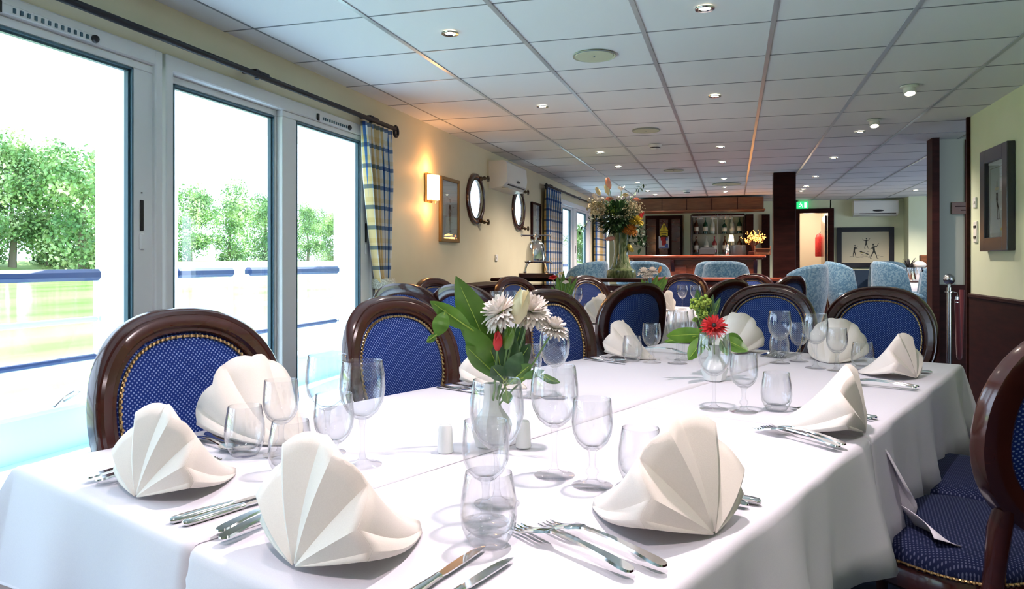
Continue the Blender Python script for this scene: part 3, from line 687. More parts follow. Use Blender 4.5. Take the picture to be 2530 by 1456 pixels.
def cutlery(kind, p0, ang, label, dz=0):
    o = bpy.data.objects.new(kind if kind != 'knife' else 'table_knife', CM[kind]); S.collection.objects.link(o); o.location = p0+Vector((0, 0, dz)); o.rotation_euler = (0, 0, TROT+math.radians(ang)); tag(o, label, kind, kind+'s laid on the cloths')
    if kind == 'fork': o.scale = (1.25, 1.12, 1.1)
Z = TZ-.0012+.0004
cutlery('fork', ab(-.455, .826, Z), 78, 'fork with its tines towards the front centre tumbler, nearer the camera of the pair')
cutlery('fork', ab(-.430, .866, Z), 78, 'fork lying just right of the nearest fork, handle under the side-on napkin')
cutlery('fork', ab(-.420, 1.650, Z), 66, 'fork at the middle right-hand napkin, nearer of the overlapping pair')
cutlery('fork', ab(-.415, 1.675, Z), 64, 'fork at the middle right-hand napkin, farther of the overlapping pair')
cutlery('fork', ab(-.430, 2.571, Z), 92, 'fork before the far right corner napkin, nearer of the pair')
cutlery('fork', ab(-.428, 2.600, Z), 92, 'fork before the far right corner napkin, farther of the pair')
cutlery('knife', ab(-.429, 1.209, Z), 90, 'knife handle sticking out right of the nearest side-on napkin')
cutlery('spoon', ab(-.440, 1.182, Z), 90, 'spoon handle below the knife handle, right of the nearest side-on napkin')
cutlery('knife', ab(-.430, 2.045, Z), 90, 'knife handle right of the middle right-hand napkin')
cutlery('spoon', ab(-.436, 2.02, Z), 86, 'spoon handle right of the middle right-hand napkin')
cutlery('knife', ab(-.452, 3.003, Z), 90, 'knife handle at the far right corner of the table')
cutlery('knife', ab(-1.078, .572, Z), 2, 'knife between the two near fan napkins, right one of the pair')
cutlery('knife', ab(-1.105, .566, Z), 0, 'knife between the two near fan napkins, left one of the pair')
cutlery('fork', ab(-1.424, .577, Z), -4, 'fork handle end left of the near left napkin, nearer the table edge')
cutlery('fork', ab(-1.395, .580, Z), -3, 'fork handle end left of the near left napkin, closer to the napkin')
cutlery('fork', ab(-.965, .567, Z), 10, 'fork handle left of the large near napkin, lower one')
cutlery('fork', ab(-.995, .580, Z), 8, 'fork handle left of the large near napkin, upper one')
cutlery('knife', ab(-.628, .572, Z), 10, 'knife with a broad bluish blade at the bottom edge, left one')
cutlery('knife', ab(-.588, .562, Z), 6, 'knife at the bottom edge, right one of the pair by the front tumbler')
cutlery('spoon', ab(-1.59, .868, Z), -92, 'dark-looking spoon beside the leftmost tumbler')
cutlery('knife', ab(-1.60, .905, Z), -96, 'knife under the napkin of the nearest blue chair')
cutlery('knife', ab(-1.640, 1.706, Z), -92, 'knife before the napkin half hidden by the leaf, nearer one')
cutlery('spoon', ab(-1.635, 1.74, Z), -94, 'spoon before the napkin half hidden by the leaf')
cutlery('knife', ab(-1.640, 2.570, Z), -100, 'knife left of the third window-side napkin, nearer one')
cutlery('spoon', ab(-1.635, 2.61, Z), -100, 'spoon left of the third window-side napkin')
cutlery('fork', ab(-1.60, 2.96, Z), -84, 'fork behind the third window-side napkin')
cutlery('fork', ab(-1.02, 3.31, Z), 178, 'fork at the far end left of the wide napkin')
cutlery('fork', ab(-1.05, 3.31, Z), 176, 'fork at the far end behind the tumbler')
cutlery('knife', ab(-.66, 3.31, Z), 180, 'knife at the far end right of the wide napkin')
cutlery('knife', ab(-1.11, 3.31, Z), 182, 'knife at the far end beside the red flower')
# ================================================================== DINING CHAIRS (front = -Y)
HZ = .795; HH = .24; HW = .245
def oval(t, s=0.0):
    """outline point (x, z) of the oval back, shrunk by s"""
    c, n = math.cos(t), math.sin(t); p = 2/2.35
    x = (HW-s)*math.copysign(abs(c)**p, c); z = (HH-s)*math.copysign(abs(n)**p, n)
    x *= 1-.10*max(0, -z/HH)**1.5; return x, z
def backy(x, z): return .245+.16*(z-.555)-.75*x*x       # rake and wrap-round curve
def bp(x, z, dy=0): zz = HZ+z; return Vector((x, backy(x, zz)+dy, zz))
def chair_parts():
    P = {}; n = 56; T = [2*PI*i/n for i in range(n)]
    b = MB(); prof = [(0, .018), (0, -.012), (.006, -.022), (.014, -.018), (.020, -.024), (.040, -.025), (.046, -.016), (.054, -.018), (.060, -.010), (.062, .012), (.050, .020), (.012, .024)]
    k = len(prof); vs = []
    for t in T:
        for s_, dy in prof: x, z = oval(t, s_); vs.append(bp(x, z, dy))
    fs = [(i*k+j, ((i+1) % n)*k+j, ((i+1) % n)*k+(j+1) % k, i*k+(j+1) % k) for i in range(n) for j in range(k)]
    b.add(vs, fs)
    for s_ in (-1, 1): b.tube([bp(s_*.165, -.155, .002), bp(s_*.17, -.21, .002), Vector((s_*.178, .226, .50)), Vector((s_*.185, .222, .43))], [.020, .024, .021, .022], 10)
    P['backrest_frame'] = b.mesh('backrest_frame', 'wood', 40)
    b = MB(); m = 10
    for side in (-1, 1):
        o = len(b.v); b.v.append(tuple(bp(0, 0, side*.030)))
        for r in range(1, m+1):
            for t in T: x, z = oval(t, .058); f = r/m; b.v.append(tuple(bp(x*f, z*f, side*(.006+.024*(1-f**4)))))
        for i in range(n):
            q = (o, o+1+i, o+1+(i+1) % n); b.f.append(q if side < 0 else q[::-1]); b.m.append(0)
            for r in range(m-1):
                q = (o+1+r*n+i, o+1+(r+1)*n+i, o+1+(r+1)*n+(i+1) % n, o+1+r*n+(i+1) % n); b.f.append(q if side < 0 else q[::-1]); b.m.append(0)
    P['upholstered_back'] = b.mesh('upholstered_back', 'fab_back', 60)
    b = MB(); nn = 92
    for i in range(nn): x, z = oval(2*PI*i/nn, .067); b.sphere(bp(x, z, -.016), .0048, 6, 4)
    b.tube([bp(*oval(2*PI*i/60, .067), -.012) for i in range(60)], .0034, 6, closed=True)
    P['nail_trim'] = b.mesh('nail_trim', 'brass')
    # seat
    def sp(t, s_=0):
        c, q = math.cos(t), math.sin(t); p = 2/3.6; x = (.25-s_)*math.copysign(abs(c)**p, c); y = (.235-s_)*math.copysign(abs(q)**p, q); x *= 1-.12*max(0, y/.235); return x, y
    b = MB(); o = 0; lay = [(.45, 0), (.468, -.003), (.488, .006), (.498, .03), (.503, .08)]
    for z, s_ in lay:
        for t in T: x, y = sp(t, s_); b.v.append((x, y-.01, z))
    b.v.append((0, -.01, .508)); L_ = len(lay)
    for r in range(L_-1):
        for i in range(n): b.f.append((r*n+i, r*n+(i+1) % n, (r+1)*n+(i+1) % n, (r+1)*n+i)); b.m.append(0)
    for i in range(n): b.f.append(((L_-1)*n+i, (L_-1)*n+(i+1) % n, L_*n)); b.m.append(0)
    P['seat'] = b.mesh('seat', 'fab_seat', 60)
    b = MB(); pr = [(.0, .45), (-.004, .44), (-.004, .40), (.004, .392), (.03, .392), (.03, .452)]; k = len(pr); vs = []
    for t in T:
        for s_, z in pr: x, y = sp(t, s_); vs.append((x, y-.01, z))
    b.add(vs, [(i*k+j, ((i+1) % n)*k+j, ((i+1) % n)*k+(j+1) % k, i*k+(j+1) % k) for i in range(n) for j in range(k)])
    P['seat_rail'] = b.mesh('seat_rail', 'wood', 40)
    b = MB()
    for i in range(96): x, y = sp(2*PI*i/96, -.004); b.sphere((x, y-.01, .456), .0045, 6, 4)
    b.tube([(sp(2*PI*i/72, -.001)[0], sp(2*PI*i/72, -.001)[1]-.01, .456) for i in range(72)], .0034, 6, closed=True)
    P['seat_nails'] = b.mesh('seat_nails', 'brass')
    P['legs'] = []
    for sx in (-1, 1):
        b = MB(); b.tube([(sx*.205, -.205, .40), (sx*.212, -.215, .33), (sx*.205, -.21, .2), (sx*.20, -.212, .06), (sx*.205, -.22, 0)], [.030, .028, .018, .012, .018], 10); P['legs'].append(b.mesh('leg', 'wood'))
        b = MB(); b.tube([(sx*.185, .205, .44), (sx*.185, .215, .3), (sx*.19, .25, .1), (sx*.195, .275, 0)], [.024, .020, .016, .016], 10); P['legs'].append(b.mesh('leg', 'wood'))
    return P
CP = chair_parts()
def chair(loc, face, label, group='blue oval-back dining chairs'):
    """face = world heading (degrees, 0 = +Y, clockwise) the sitter looks at"""
    t = thing('dining_chair', label, 'chair', (loc[0], loc[1], 0), math.radians(180-face), group)
    for k, sub_ in (('backrest_frame', None), ('upholstered_back', 'nail_trim'), ('seat', 'seat_nails'), ('seat_rail', None)):
        o = bpy.data.objects.new(k, CP[k]); S.collection.objects.link(o); o.parent = t
        if sub_: n_ = bpy.data.objects.new(sub_, CP[sub_]); S.collection.objects.link(n_); n_.parent = o
    for me in CP['legs']: o = bpy.data.objects.new('leg', me); S.collection.objects.link(o); o.parent = t
    return t
def chair_b(px, d, face, label, top=None):
    """put the centre of the backrest (local y ~ .28) on the ray at pixel column px, depth d"""
    p = at(px, 700, d); a = math.radians(face); c = Vector((p.x, p.y, 0))+Vector((math.sin(a), math.cos(a), 0))*.275
    return chair(c, face, label)
H0 = 21.5
chair_b(466, 1.80, 90+H0-3, 'nearest blue oval-back chair, facing the camera at the left of the main table')
chair_b(985, 2.46, 90+H0+1, 'second blue oval-back chair on the window side, left of the big green leaf')
chair_b(1368, 3.14, 90+H0+2, 'third blue oval-back chair on the window side, behind the white chrysanthemums')
chair_b(1897, 3.86, 180+H0-8, 'left blue chair at the far end of the main table, behind the red gerbera')
chair_b(2171, 3.44, 180+H0-4, 'right blue chair at the far end of the main table, nearest the rope post')
chair_b(2662, 1.58, -36, 'dark chair at the right edge of the view, seen from behind in shadow')
q = ab(-.30, 2.69, 0); chair((q.x, q.y), -90+H0, 'blue-seated chair at the right side of the main table, only its seat showing')
# chairs round the second table
chair_b(1003, 4.02, 8, 'wooden chair seen from behind beside the near curtain, left of a similar one')
chair_b(1146, 3.88, 16, 'chair seen from behind, its pale-lit frame partly hidden by the large leaf')
chair_b(1569, 4.15, -48, 'chair of the second table seen from behind, dark blue panel, between the two flower vases')
chair_b(1800, 5.0, -50, 'mahogany chair back seen from behind just left of the lime green blooms')
chair_b(1950, 6.2, -50, 'small dark chair back in front of the square wooden pillar')
chair_b(1078, 5.30, 112, 'blue oval-back chair against the cream wall under the small picture')
chair_b(1273, 5.85, 118, 'blue oval-back chair in front of the wall ledge, left of the silver press')
chair_b(1452, 6.35, 125, 'blue oval-back chair in front of the sideboard drawers, behind the small red flower')
chair_b(1691, 7.3, 190, 'blue chair at the second table, right behind two small wine glasses')
chair_b(1857, 7.2, 200, 'blue oval-back chair with a light rim, left of the square pillar')

# ================================================================== SECOND TABLE
A2, A3, B2, B3 = -3.35, -2.18, 3.15, 6.15
c2 = ab((A2+A3)/2, (B2+B3)/2, 0)
t2 = thing('dining_table', 'dark wooden table hidden under the white cloth of the second dining table', 'table', c2, TROT)
b = MB(); b.box((0, 0, .7275), (A3-A2-.012, B3-B2-.012, .03)); b.build('tabletop', 'wood_dark', t2)
for i in (-1, 1):
    for j in (-1, 1): b = MB(); b.box((i*.5, j*1.35, .356), (.06, .06, .712)); b.build('leg', 'wood_dark', t2)
cloth('tablecloth', A2, A3, B2, B3, .7478, 'lrnf', 'white tablecloth on the second dining table behind the chair backs', 5, .02, .25)
def on2(px, d): p = at(px, 700, d); return Vector((p.x, p.y, .7486))
napkin(1, on2(1482, 4.75), 84, 'fan napkin on the second table left of the dark blue chair back, nearer one', 1.1)
napkin(2, on2(1497, 5.75), 88, 'fan napkin on the second table left of the dark blue chair back, farther one', 1.0)
napkin(3, on2(1662, 6.0), 95, 'fan napkin on the second table right of the dark blue chair back', 1.1)
for k, px, d, lb in [('big', 1225, 4.95, 'wine glass on the second table, left one of the pair before the wall chair'), ('big', 1262, 5.05, 'wine glass on the second table, right one of the pair before the wall chair'),
        ('big', 1424, 5.5, 'wine glass beside the small vase with the red carnation'), ('med', 1200, 5.0, 'goblet on the second table at the left of the wine glass pair'),
        ('big', 1686, 6.3, 'wine glass on the second table, left one of the pair above the lime blooms'), ('big', 1718, 6.25, 'wine glass on the second table, right one of the pair above the lime blooms'),
        ('med', 1567, 6.15, 'goblet behind the dark blue chair back, left one'), ('med', 1590, 6.2, 'goblet behind the dark blue chair back, right one'), ('tum', 1455, 5.3, 'tumbler on the second table beside the napkin')]:
    glass(k, on2(px, d), lb, 'glasses on the second table')

# ================================================================== FLOWERS
def frame_of(d, ref=Vector((0, 0, 1))):
    d = d.normalized(); a = d.cross(ref)
    if a.length < .05: a = d.cross(Vector((1, 0, 0)))
    a.normalize(); return d, a, a.cross(d)
def leaf(b, p0, p1, w, mi=0, bend=.15, fold=.25, side=None, n=12, shape=1.0):
    p0 = Vector(p0); p1 = Vector(p1); L = (p1-p0).length; d, a, c = frame_of(p1-p0, side or Vector((0, 0, 1)))
    vs = []; fs = []
    for i in range(n+1):
        t = i/n; q = p0.lerp(p1, t)+c*(bend*L*math.sin(PI*t)*.5); ww = w*(math.sin(PI*t**shape)**.8)*(1-.15*t)+.0004
        for s_ in (-1, -.5, 0, .5, 1): vs.append(q+a*s_*ww+c*abs(s_)*ww*fold+c*.04*ww*math.sin(t*20+s_))
    for i in range(n):
        for j in range(4): fs.append((i*5+j, i*5+j+1, (i+1)*5+j+1, (i+1)*5+j))
    b.add(vs, fs, mi)
def mum(b, c, up, r, mi=0, seed=0, layers=((-.12, -.1, 22), (0, .0, 26), (.16, .1, 24), (.35, .2, 20), (.6, .3, 14), (.9, .35, 8)), wid=.15, curl=.25):
    R = random.Random(seed); c = Vector(c); d, a, e = frame_of(Vector(up))
    for el, lift, n in layers:
        for i in range(n):
            w = 2*PI*(i+R.random()*.5)/n; th = el*PI/2*.95+R.uniform(-.08, .08); o = (a*math.cos(w)+e*math.sin(w)); dr = (o*math.cos(th)+d*math.sin(th)).normalized()
            L = r*(1-.35*el)*R.uniform(.88, 1.05); p0 = c+dr*r*.06+d*lift*r*.25
            t_ = dr.cross(d); t_.normalize(); nn = t_.cross(dr); vs = []; fs = []
            for k in range(5):
                s_ = k/4; q = p0+dr*L*s_+nn*(-curl*L*(s_**2)*(.5 if el < .3 else -.6)); ww = r*wid*math.sin(PI*(.12+.80*s_))
                vs += [q-t_*ww+nn*ww*.5, q, q+t_*ww+nn*ww*.5]
            for k in range(4): fs += [(k*3, k*3+1, k*3+4, k*3+3), (k*3+1, k*3+2, k*3+5, k*3+4)]
            b.add(vs, fs, mi)
VR = TH   # local x = to the right of the view, y = away
def vloc(base, px, py, d): return at(px, py, d)-base
def bend_stem(b, p0, p1, r=.0022, mi=0, k=.02):
    p0, p1 = Vector(p0), Vector(p1); m = p0.lerp(p1, .5)+Vector((0, 0, -k)); b.tube([p0, p0.lerp(m, .5)+Vector((0, 0, k*.2)), m, m.lerp(p1, .5), p1], r, 6, mi)
# near vase
VB = ab(-1.022, 1.233, TZ); VD = 1.60
v = thing('bud_vase', 'angular white porcelain bud vase in the middle of the near half of the table', 'vase', VB, .35)
b = MB(); b.lathe([(.0003, 0), (.030, 0), (.036, .004), (.047, .045), (.044, .055), (.022, .085), (.017, .115), (.0195, .138), (.0165, .138), (.014, .115), (.017, .088), (.0003, .07)], 6, sx=1, sy=.75); b.build('body', 'china', v, angle=25, rz=.3)
b = MB(); b.lathe([(.0003, .0), (.014, .0), (.017, .003), (.0145, .05), (.012, .058), (.0003, .061)], 20); o = b.build('salt_shaker', 'china', loc=ab(-1.047-.02, 1.135, TZ)); tag(o, 'small white porcelain salt shaker left of the near vase', 'shaker')
b = MB(); b.lathe([(.0003, .0), (.014, .0), (.017, .003), (.0145, .05), (.012, .058), (.0003, .061)], 20); o = b.build('pepper_shaker', 'china', loc=ab(-.965, 1.27, TZ)); tag(o, 'small white porcelain shaker right of the near vase', 'shaker')
top = VB+Vector((0, 0, .135))
def flower(name, label, cat, head, base, r, color, kind='mum', group=None, stemr=.0022, seed=1, up=None, extra=None):
    t = thing(name, label, cat, base, 0, group); h = Vector(head)-Vector(base)
    b = MB(); bend_stem(b, (0, 0, 0), h, stemr); b.build('stem', 'stem', t)
    b = MB(); up = up or (Vector((0, 0, 1))+h.normalized()*.6)
    if kind == 'mum': mum(b, h, up, r, 0, seed); b.sphere(h, r*.2, 8, 5, 1)
    elif kind == 'bud':
        d, a, c = frame_of(h); b.tube([h-d*r*.9, h-d*r*.3, h+d*r*.3, h+d*r*1.1], [r*.25, r*.5, r*.48, r*.12], 10, 0); 
        for i in range(4): w = i*PI/2; leaf(b, h-d*r*.9, h+d*r*1.2+a*math.cos(w)*r*.3+c*math.sin(w)*r*.3, r*.35, 0, .1, .3, side=a*math.cos(w)+c*math.sin(w), n=6)
    elif kind == 'gerbera': mum(b, h, up, r, 0, seed, layers=((.02, 0, 26), (.12, .05, 22), (.4, .1, 14)), wid=.10, curl=.15); b.sphere(h+Vector(up).normalized()*r*.12, r*.22, 10, 6, 1)
    elif kind == 'rose': mum(b, h, up, r, 0, seed, layers=((.25, 0, 7), (.5, .1, 7), (.7, .2, 6), (.9, .2, 5)), wid=.42, curl=-.1)
    elif kind == 'lily': mum(b, h, up, r, 0, seed, layers=((.38, 0, 6),), wid=.22, curl=.35)
    elif kind == 'puff':
        R = random.Random(seed)
        for i in range(60):
            dd = Vector((R.gauss(0, 1), R.gauss(0, 1), R.gauss(0, 1))).normalized(); b.sphere(h+dd*r*R.uniform(.55, .95), r*.2, 5, 4)
    elif kind == 'spray':
        R = random.Random(seed)
        for i in range(70):
            dd = Vector((R.gauss(0, 1), R.gauss(0, 1), R.gauss(0, 1))).normalized()*R.uniform(.3, 1)*r; b.tube([h, h+dd], r*.012, 3, 0, cap=False); b.sphere(h+dd, r*R.uniform(.06, .12), 5, 4)
    b.build('bloom', color, t, angle=50); return t
st = [top+Vector((dx, dy, -.06)) for dx, dy in ((-.004, 0), (.004, .003), (.002, -.004), (-.002, .004), (0, 0))]
flower('chrysanthemum', 'white chrysanthemum head at the left of the near bouquet', 'flower', at(1240, 775, VD-.02), st[0], .047, ['petal_white', 'green_lime'], group='white chrysanthemums', seed=1, up=Vector((-.5, -.5, .8)))
flower('chrysanthemum', 'white chrysanthemum head at the top right of the near bouquet', 'flower', at(1312, 772, VD+.01), st[1], .045, ['petal_white', 'green_lime'], group='white chrysanthemums', seed=2, up=Vector((.3, -.4, .8)))
flower('chrysanthemum', 'smaller white chrysanthemum hanging low at the right of the near bouquet', 'flower', at(1368, 815, VD), st[2], .033, ['petal_white', 'green_lime'], group='white chrysanthemums', seed=3, up=Vector((.3, -.1, .95)))
flower('lily_bud', 'closed cream green lily bud between the white chrysanthemums', 'flower', at(1284, 762, VD-.04), st[3], .036, 'petal_cream', kind='bud', seed=4)
flower('carnation_bud', 'dark red bud low in the near bouquet', 'flower', at(1230, 845, VD-.05), st[4], .020, 'petal_red', kind='bud', seed=5)
flower('green_bud', 'closed grey green bud beside the red bud in the near bouquet', 'flower', at(1256, 838, VD-.04), st[1], .024, 'green', kind='bud', seed=6)
def leafthing(label, base, items, m='green', name='green_sprig'):
    b = MB(); base = Vector(base)
    for (p0, p1, w, bend, side) in items:
        leaf(b, Vector(p0)-base, Vector(p1)-base, w, 0, bend, .18, side=side, n=14); q = (Vector(p1)-Vector(p0)); b.tube([Vector(p0)-base-q*.05, Vector(p0)-base+q*.9], [.0016, .0006], 5, 1)
    o = b.build(name, [m, 'green_lime'], loc=base, angle=70); tag(o, label, 'greenery'); return o
FW = Vector((ST, -CT, .15))     # towards the viewer
tb_ = top+Vector((0, 0, -.05))
sv_ = -FW
leafthing('very large upright green leaf in the near bouquet', tb_, [(at(1246, 950, VD), at(1126, 682, VD-.03), .042, .10, sv_), (at(1240, 935, VD-.02), at(1205, 850, VD-.03), .018, .1, sv_)], name='large_leaf')
leafthing('green leaf reaching far left out of the near bouquet', tb_, [(at(1235, 940, VD-.01), at(1150, 800, VD-.04), .032, -.12, sv_), (at(1165, 815, VD-.04), at(1062, 744, VD-.05), .020, .1, sv_), (at(1100, 770, VD-.05), at(1078, 832, VD-.06), .019, -.1, sv_), (at(1078, 828, VD-.06), at(1054, 846, VD-.06), .008, .1, sv_), (at(1230, 930, VD-.03), at(1150, 855, VD-.05), .022, .2, sv_)])
leafthing('mixed green leaves in the middle of the near bouquet', tb_, [(at(1245, 950, VD-.03), at(1225, 850, VD-.03), .026, .1, sv_), (at(1250, 940, VD-.02), at(1258, 800, VD+.02), .026, -.1, sv_), (at(1255, 935, VD), at(1310, 850, VD), .020, .2, sv_), (at(1246, 940, VD-.05), at(1215, 905, VD-.06), .018, .2, sv_), (at(1250, 938, VD-.04), at(1290, 870, VD-.04), .020, -.2, sv_), (at(1262, 900, VD+.03), at(1290, 800, VD+.03), .020, .1, sv_)], 'green_dark')
leafthing('narrow green sprig bending right over the cloth from the near vase', tb_, [(at(1255, 950, VD-.04), at(1312, 900, VD-.06), .018, .2, sv_), (at(1290, 935, VD-.05), at(1345, 915, VD-.07), .009, -.2, sv_), (at(1330, 930, VD-.06), at(1384, 946, VD-.08), .008, .3, sv_), (at(1340, 926, VD-.06), at(1362, 940, VD-.08), .007, .1, sv_), (at(1250, 965, VD-.04), at(1256, 998, VD-.05), .012, .2, sv_)])
# far vase on the main table
WB = ab(-1.0, 2.375, TZ); WD = at(0, 0, 1).length and (-WB.x*ST+WB.y*CT)
v = thing('bud_vase', 'small pale bud vase under the red gerbera', 'vase', WB, .2)
b = MB(); b.lathe([(.0003, 0), (.026, 0), (.034, .004), (.046, .04), (.040, .055), (.020, .085), (.020, .12), (.017, .12), (.017, .085), (.0003, .07)], 6, sy=.8); b.build('body', 'china', v, angle=25)
wt = WB+Vector((0, 0, .07))
flower('gerbera', 'bright red gerbera in the small far vase', 'flower', at(1764, 808, WD-.05), wt, .044, ['petal_red', 'black'], kind='gerbera', seed=8, up=Vector((.1, -.7, .6)))
for i, (px, py, r, lb) in enumerate([(1716, 752, .021, 'lime green bloom at the left of the far vase'), (1742, 746, .024, 'lime green bloom at the top of the far vase'), (1735, 775, .020, 'lime green bloom below the other two in the far vase'), (1718, 790, .010, 'tiny lime green bloom hanging left in the far vase')]):
    flower('button_bloom', lb, 'flower', at(px, py, WD-.02+.01*i), wt, r, 'green_lime', kind='puff', group='lime green button blooms', seed=20+i)
leafthing('green leaves fanning left and down from the far vase', wt, [(at(1755, 825, WD-.04), at(1646, 830, WD-.08), .028, .2, sv_), (at(1745, 830, WD-.06), at(1700, 890, WD-.10), .026, .1, sv_), (at(1715, 832, WD-.04), at(1640, 845, WD-.02), .014, .1, sv_)])
leafthing('green leaves at the right of the far vase', wt, [(at(1785, 835, WD-.02), at(1850, 868, WD-.04), .026, .2, sv_), (at(1790, 830, WD), at(1838, 850, WD+.03), .024, -.1, sv_), (at(1780, 840, WD-.03), at(1800, 880, WD-.05), .015, .1, sv_)])
leafthing('grey green upright leaves behind the gerbera', wt, [(at(1750, 800, WD+.02), at(1762, 728, WD), .014, .1, sv_), (at(1740, 800, WD+.02), at(1722, 715, WD+.02), .020, .1, sv_), (at(1755, 800, WD+.02), at(1780, 735, WD+.03), .012, .1, sv_), (at(1752, 820, WD), at(1765, 765, WD-.01), .020, .1, sv_), (at(1745, 810, WD), at(1728, 790, WD-.02), .02, .1, sv_)], 'green_dark')
# bouquets on the second table
def small_bouquet(px, d, hd, label):
    p = on2(px, d); v = thing('bud_vase', label, 'vase', p, .3); b = MB(); b.lathe([(.0003, 0), (.03, 0), (.045, .03), (.035, .055), (.022, .08), (.022, .11), (.018, .11), (.0003, .06)], 8); b.build('body', 'china', v, angle=30)
    return p+Vector((0, 0, .08))
q1 = small_bouquet(1390, 5.45, 0, 'low white vase holding the small red carnation on the second table'); d1 = 5.45
flower('carnation', 'red carnation in the small vase on the second table', 'flower', at(1367, 692, d1-.05), q1, .045, 'petal_red', kind='rose', seed=31)
for i, (px, py, r, c_, lb) in enumerate([(1385, 680, .03, 'petal_cream', 'cream bloom above the red carnation'), (1397, 702, .035, 'petal_white', 'white bloom right of the red carnation'), (1412, 690, .03, 'dried', 'brownish bloom at the right of the red carnation')]):
    flower('small_bloom', lb, 'flower', at(px, py, d1), q1, r, c_, kind='rose', seed=33+i)
leafthing('green leaves round the red carnation', q1, [(q1, at(x, y, d1), .022, .1, sv_) for x, y in ((1375, 676), (1392, 668), (1410, 680), (1420, 700), (1362, 708), (1400, 712), (1425, 688))], 'green')
q2 = small_bouquet(1607, 6.3, 0, 'low white vase holding the white daisies behind the dark blue chair back'); d2 = 6.3
for i, (px, py, r, lb) in enumerate([(1590, 674, .055, 'white daisy cluster at the left above the dark chair back'), (1612, 672, .05, 'white daisy cluster in the middle above the dark chair back'), (1600, 682, .05, 'white daisy cluster low above the dark chair back')]):
    flower('daisy', lb, 'flower', at(px, py, d2), q2, r, ['petal_white', 'petal_cream'], kind='mum', group='white daisies', seed=40+i)
flower('small_bloom', 'orange bud at the top of the white daisies', 'flower', at(1630, 667, d2), q2, .03, 'petal_orange', kind='bud', seed=44)
leafthing('green leaves below the white daisies', q2, [(q2, at(x, y, d2), .035, .1, sv_) for x, y in ((1585, 690), (1645, 682), (1638, 695), (1625, 680), (1600, 695), (1650, 690), (1612, 700))], 'green')
# ================================================================== SIDEBOARD, PRESS, BIG VASE
SY = 7.12; SZ = .985
t = thing('sideboard', 'long dark mahogany sideboard with round knobs, carrying the silver press and the big flower vase', 'sideboard', (-1.60, SY+.27, 0))
W_ = 1.50
b = MB(); b.box((0, 0, .47), (W_, .50, .90), bev=.006); b.box((0, -.0, .04), (W_-.04, .46, .08)); b.build('body', 'wood', t)
b = MB(); b.box((.01, 0, .952+.018), (W_+.02, .56, .032), bev=.008); b.build('worktop', 'wood_dark', t)
for i in range(3):
    x = -.48+i*.48; b = MB(); b.box((x, -.258, .855), (.44, .02, .13), bev=.006); d_ = b.build('drawer', 'wood', t)
    b = MB(); b.sphere((x, -.285, .86), .018); b.cyl((x, -.285, .86), .006, .02, axis='y'); b.build('knob', 'steel', d_)
    b = MB(); b.box((x, -.258, .44), (.44, .02, .66), bev=.006); b.box((x, -.27, .44), (.34, .008, .54), bev=.004); d_ = b.build('door', 'wood', t)
    b = MB(); b.sphere((x+.18, -.285, .5), .014); b.build('knob', 'steel', d_)
# second, farther sideboard
t = thing('sideboard', 'second dark sideboard with a lighter polished top in front of the blue armchairs', 'sideboard', (-.16, 8.62, 0))
b = MB(); b.box((0, 0, .47), (1.36, .45, .93), bev=.006); b.build('body', 'wood', t)
b = MB(); b.box((0, 0, .955), (1.42, .52, .035), bev=.008); b.build('worktop', 'wood_red', t)
for i in range(3): b = MB(); b.box((-.44+i*.44, -.232, .5), (.40, .02, .78), bev=.006); b.build('door', 'wood', t)
# wall ledge left of it
b = MB(); b.box((XL+.17, 6.45, .47), (.30, 1.15, .90)); b.box((XL+.17, 6.45, .935), (.34, 1.2, .03), bev=.006)
tag(b.build('wall_cabinet', 'wood_dark'), 'low near-black cabinet along the cream wall left of the sideboard', 'cabinet')
# duck press
p = at(1324, 680, 7.35); p.z = SZ+.001
t = thing('duck_press', 'silver press with domed body, four curved legs and cross wheel, on the sideboard', 'press', p, TH)
b = MB(); b.box((0, 0, .025), (.34, .26, .05), bev=.006); b.build('plinth', 'wood', t)
for i in range(4):
    a = PI/4+i*PI/2; c_, s_ = math.cos(a), math.sin(a); b = MB()
    b.tube([(c_*.155, s_*.12, .05), (c_*.15, s_*.115, .09), (c_*.13, s_*.10, .14), (c_*.09, s_*.07, .165), (c_*.05, s_*.04, .165)], [.014, .009, .011, .012, .012], 10); b.sphere((c_*.155, s_*.12, .062), .016); b.build('leg', 'silver', t)
b = MB(); b.lathe([(.0003, .155), (.115, .155), (.12, .165), (.115, .175), (.088, .18), (.085, .2), (.082, .30), (.079, .31), (.0003, .31)], 32); b.build('body', 'silver', t)
b = MB(); b.lathe([(.10, .175), (.102, .20), (.095, .28), (.08, .335), (.05, .365), (.02, .375), (.0003, .378), (.0003, .370), (.05, .358), (.074, .33), (.088, .28), (.094, .2)], 32); b.build('bell', 'silver', t)
b = MB(); b.cyl((0, 0, .36), .013, .08); b.tube([(-.14, 0, .425), (-.05, 0, .425), (.05, 0, .425), (.14, 0, .425)], [.009, .006, .006, .009]); b.tube([(0, -.12, .425), (0, .12, .425)], .006); b.sphere((0, 0, .425), .022); b.sphere((0, 0, .452), .012)
b.sphere((-.14, 0, .425), .013); b.sphere((.14, 0, .425), .013); b.build('cross_wheel', 'silver', t)
b = MB(); b.tube([(.11, -.02, .165), (.15, -.03, .16), (.165, -.035, .14)], [.012, .010, .007]); b.build('spout', 'silver', t)
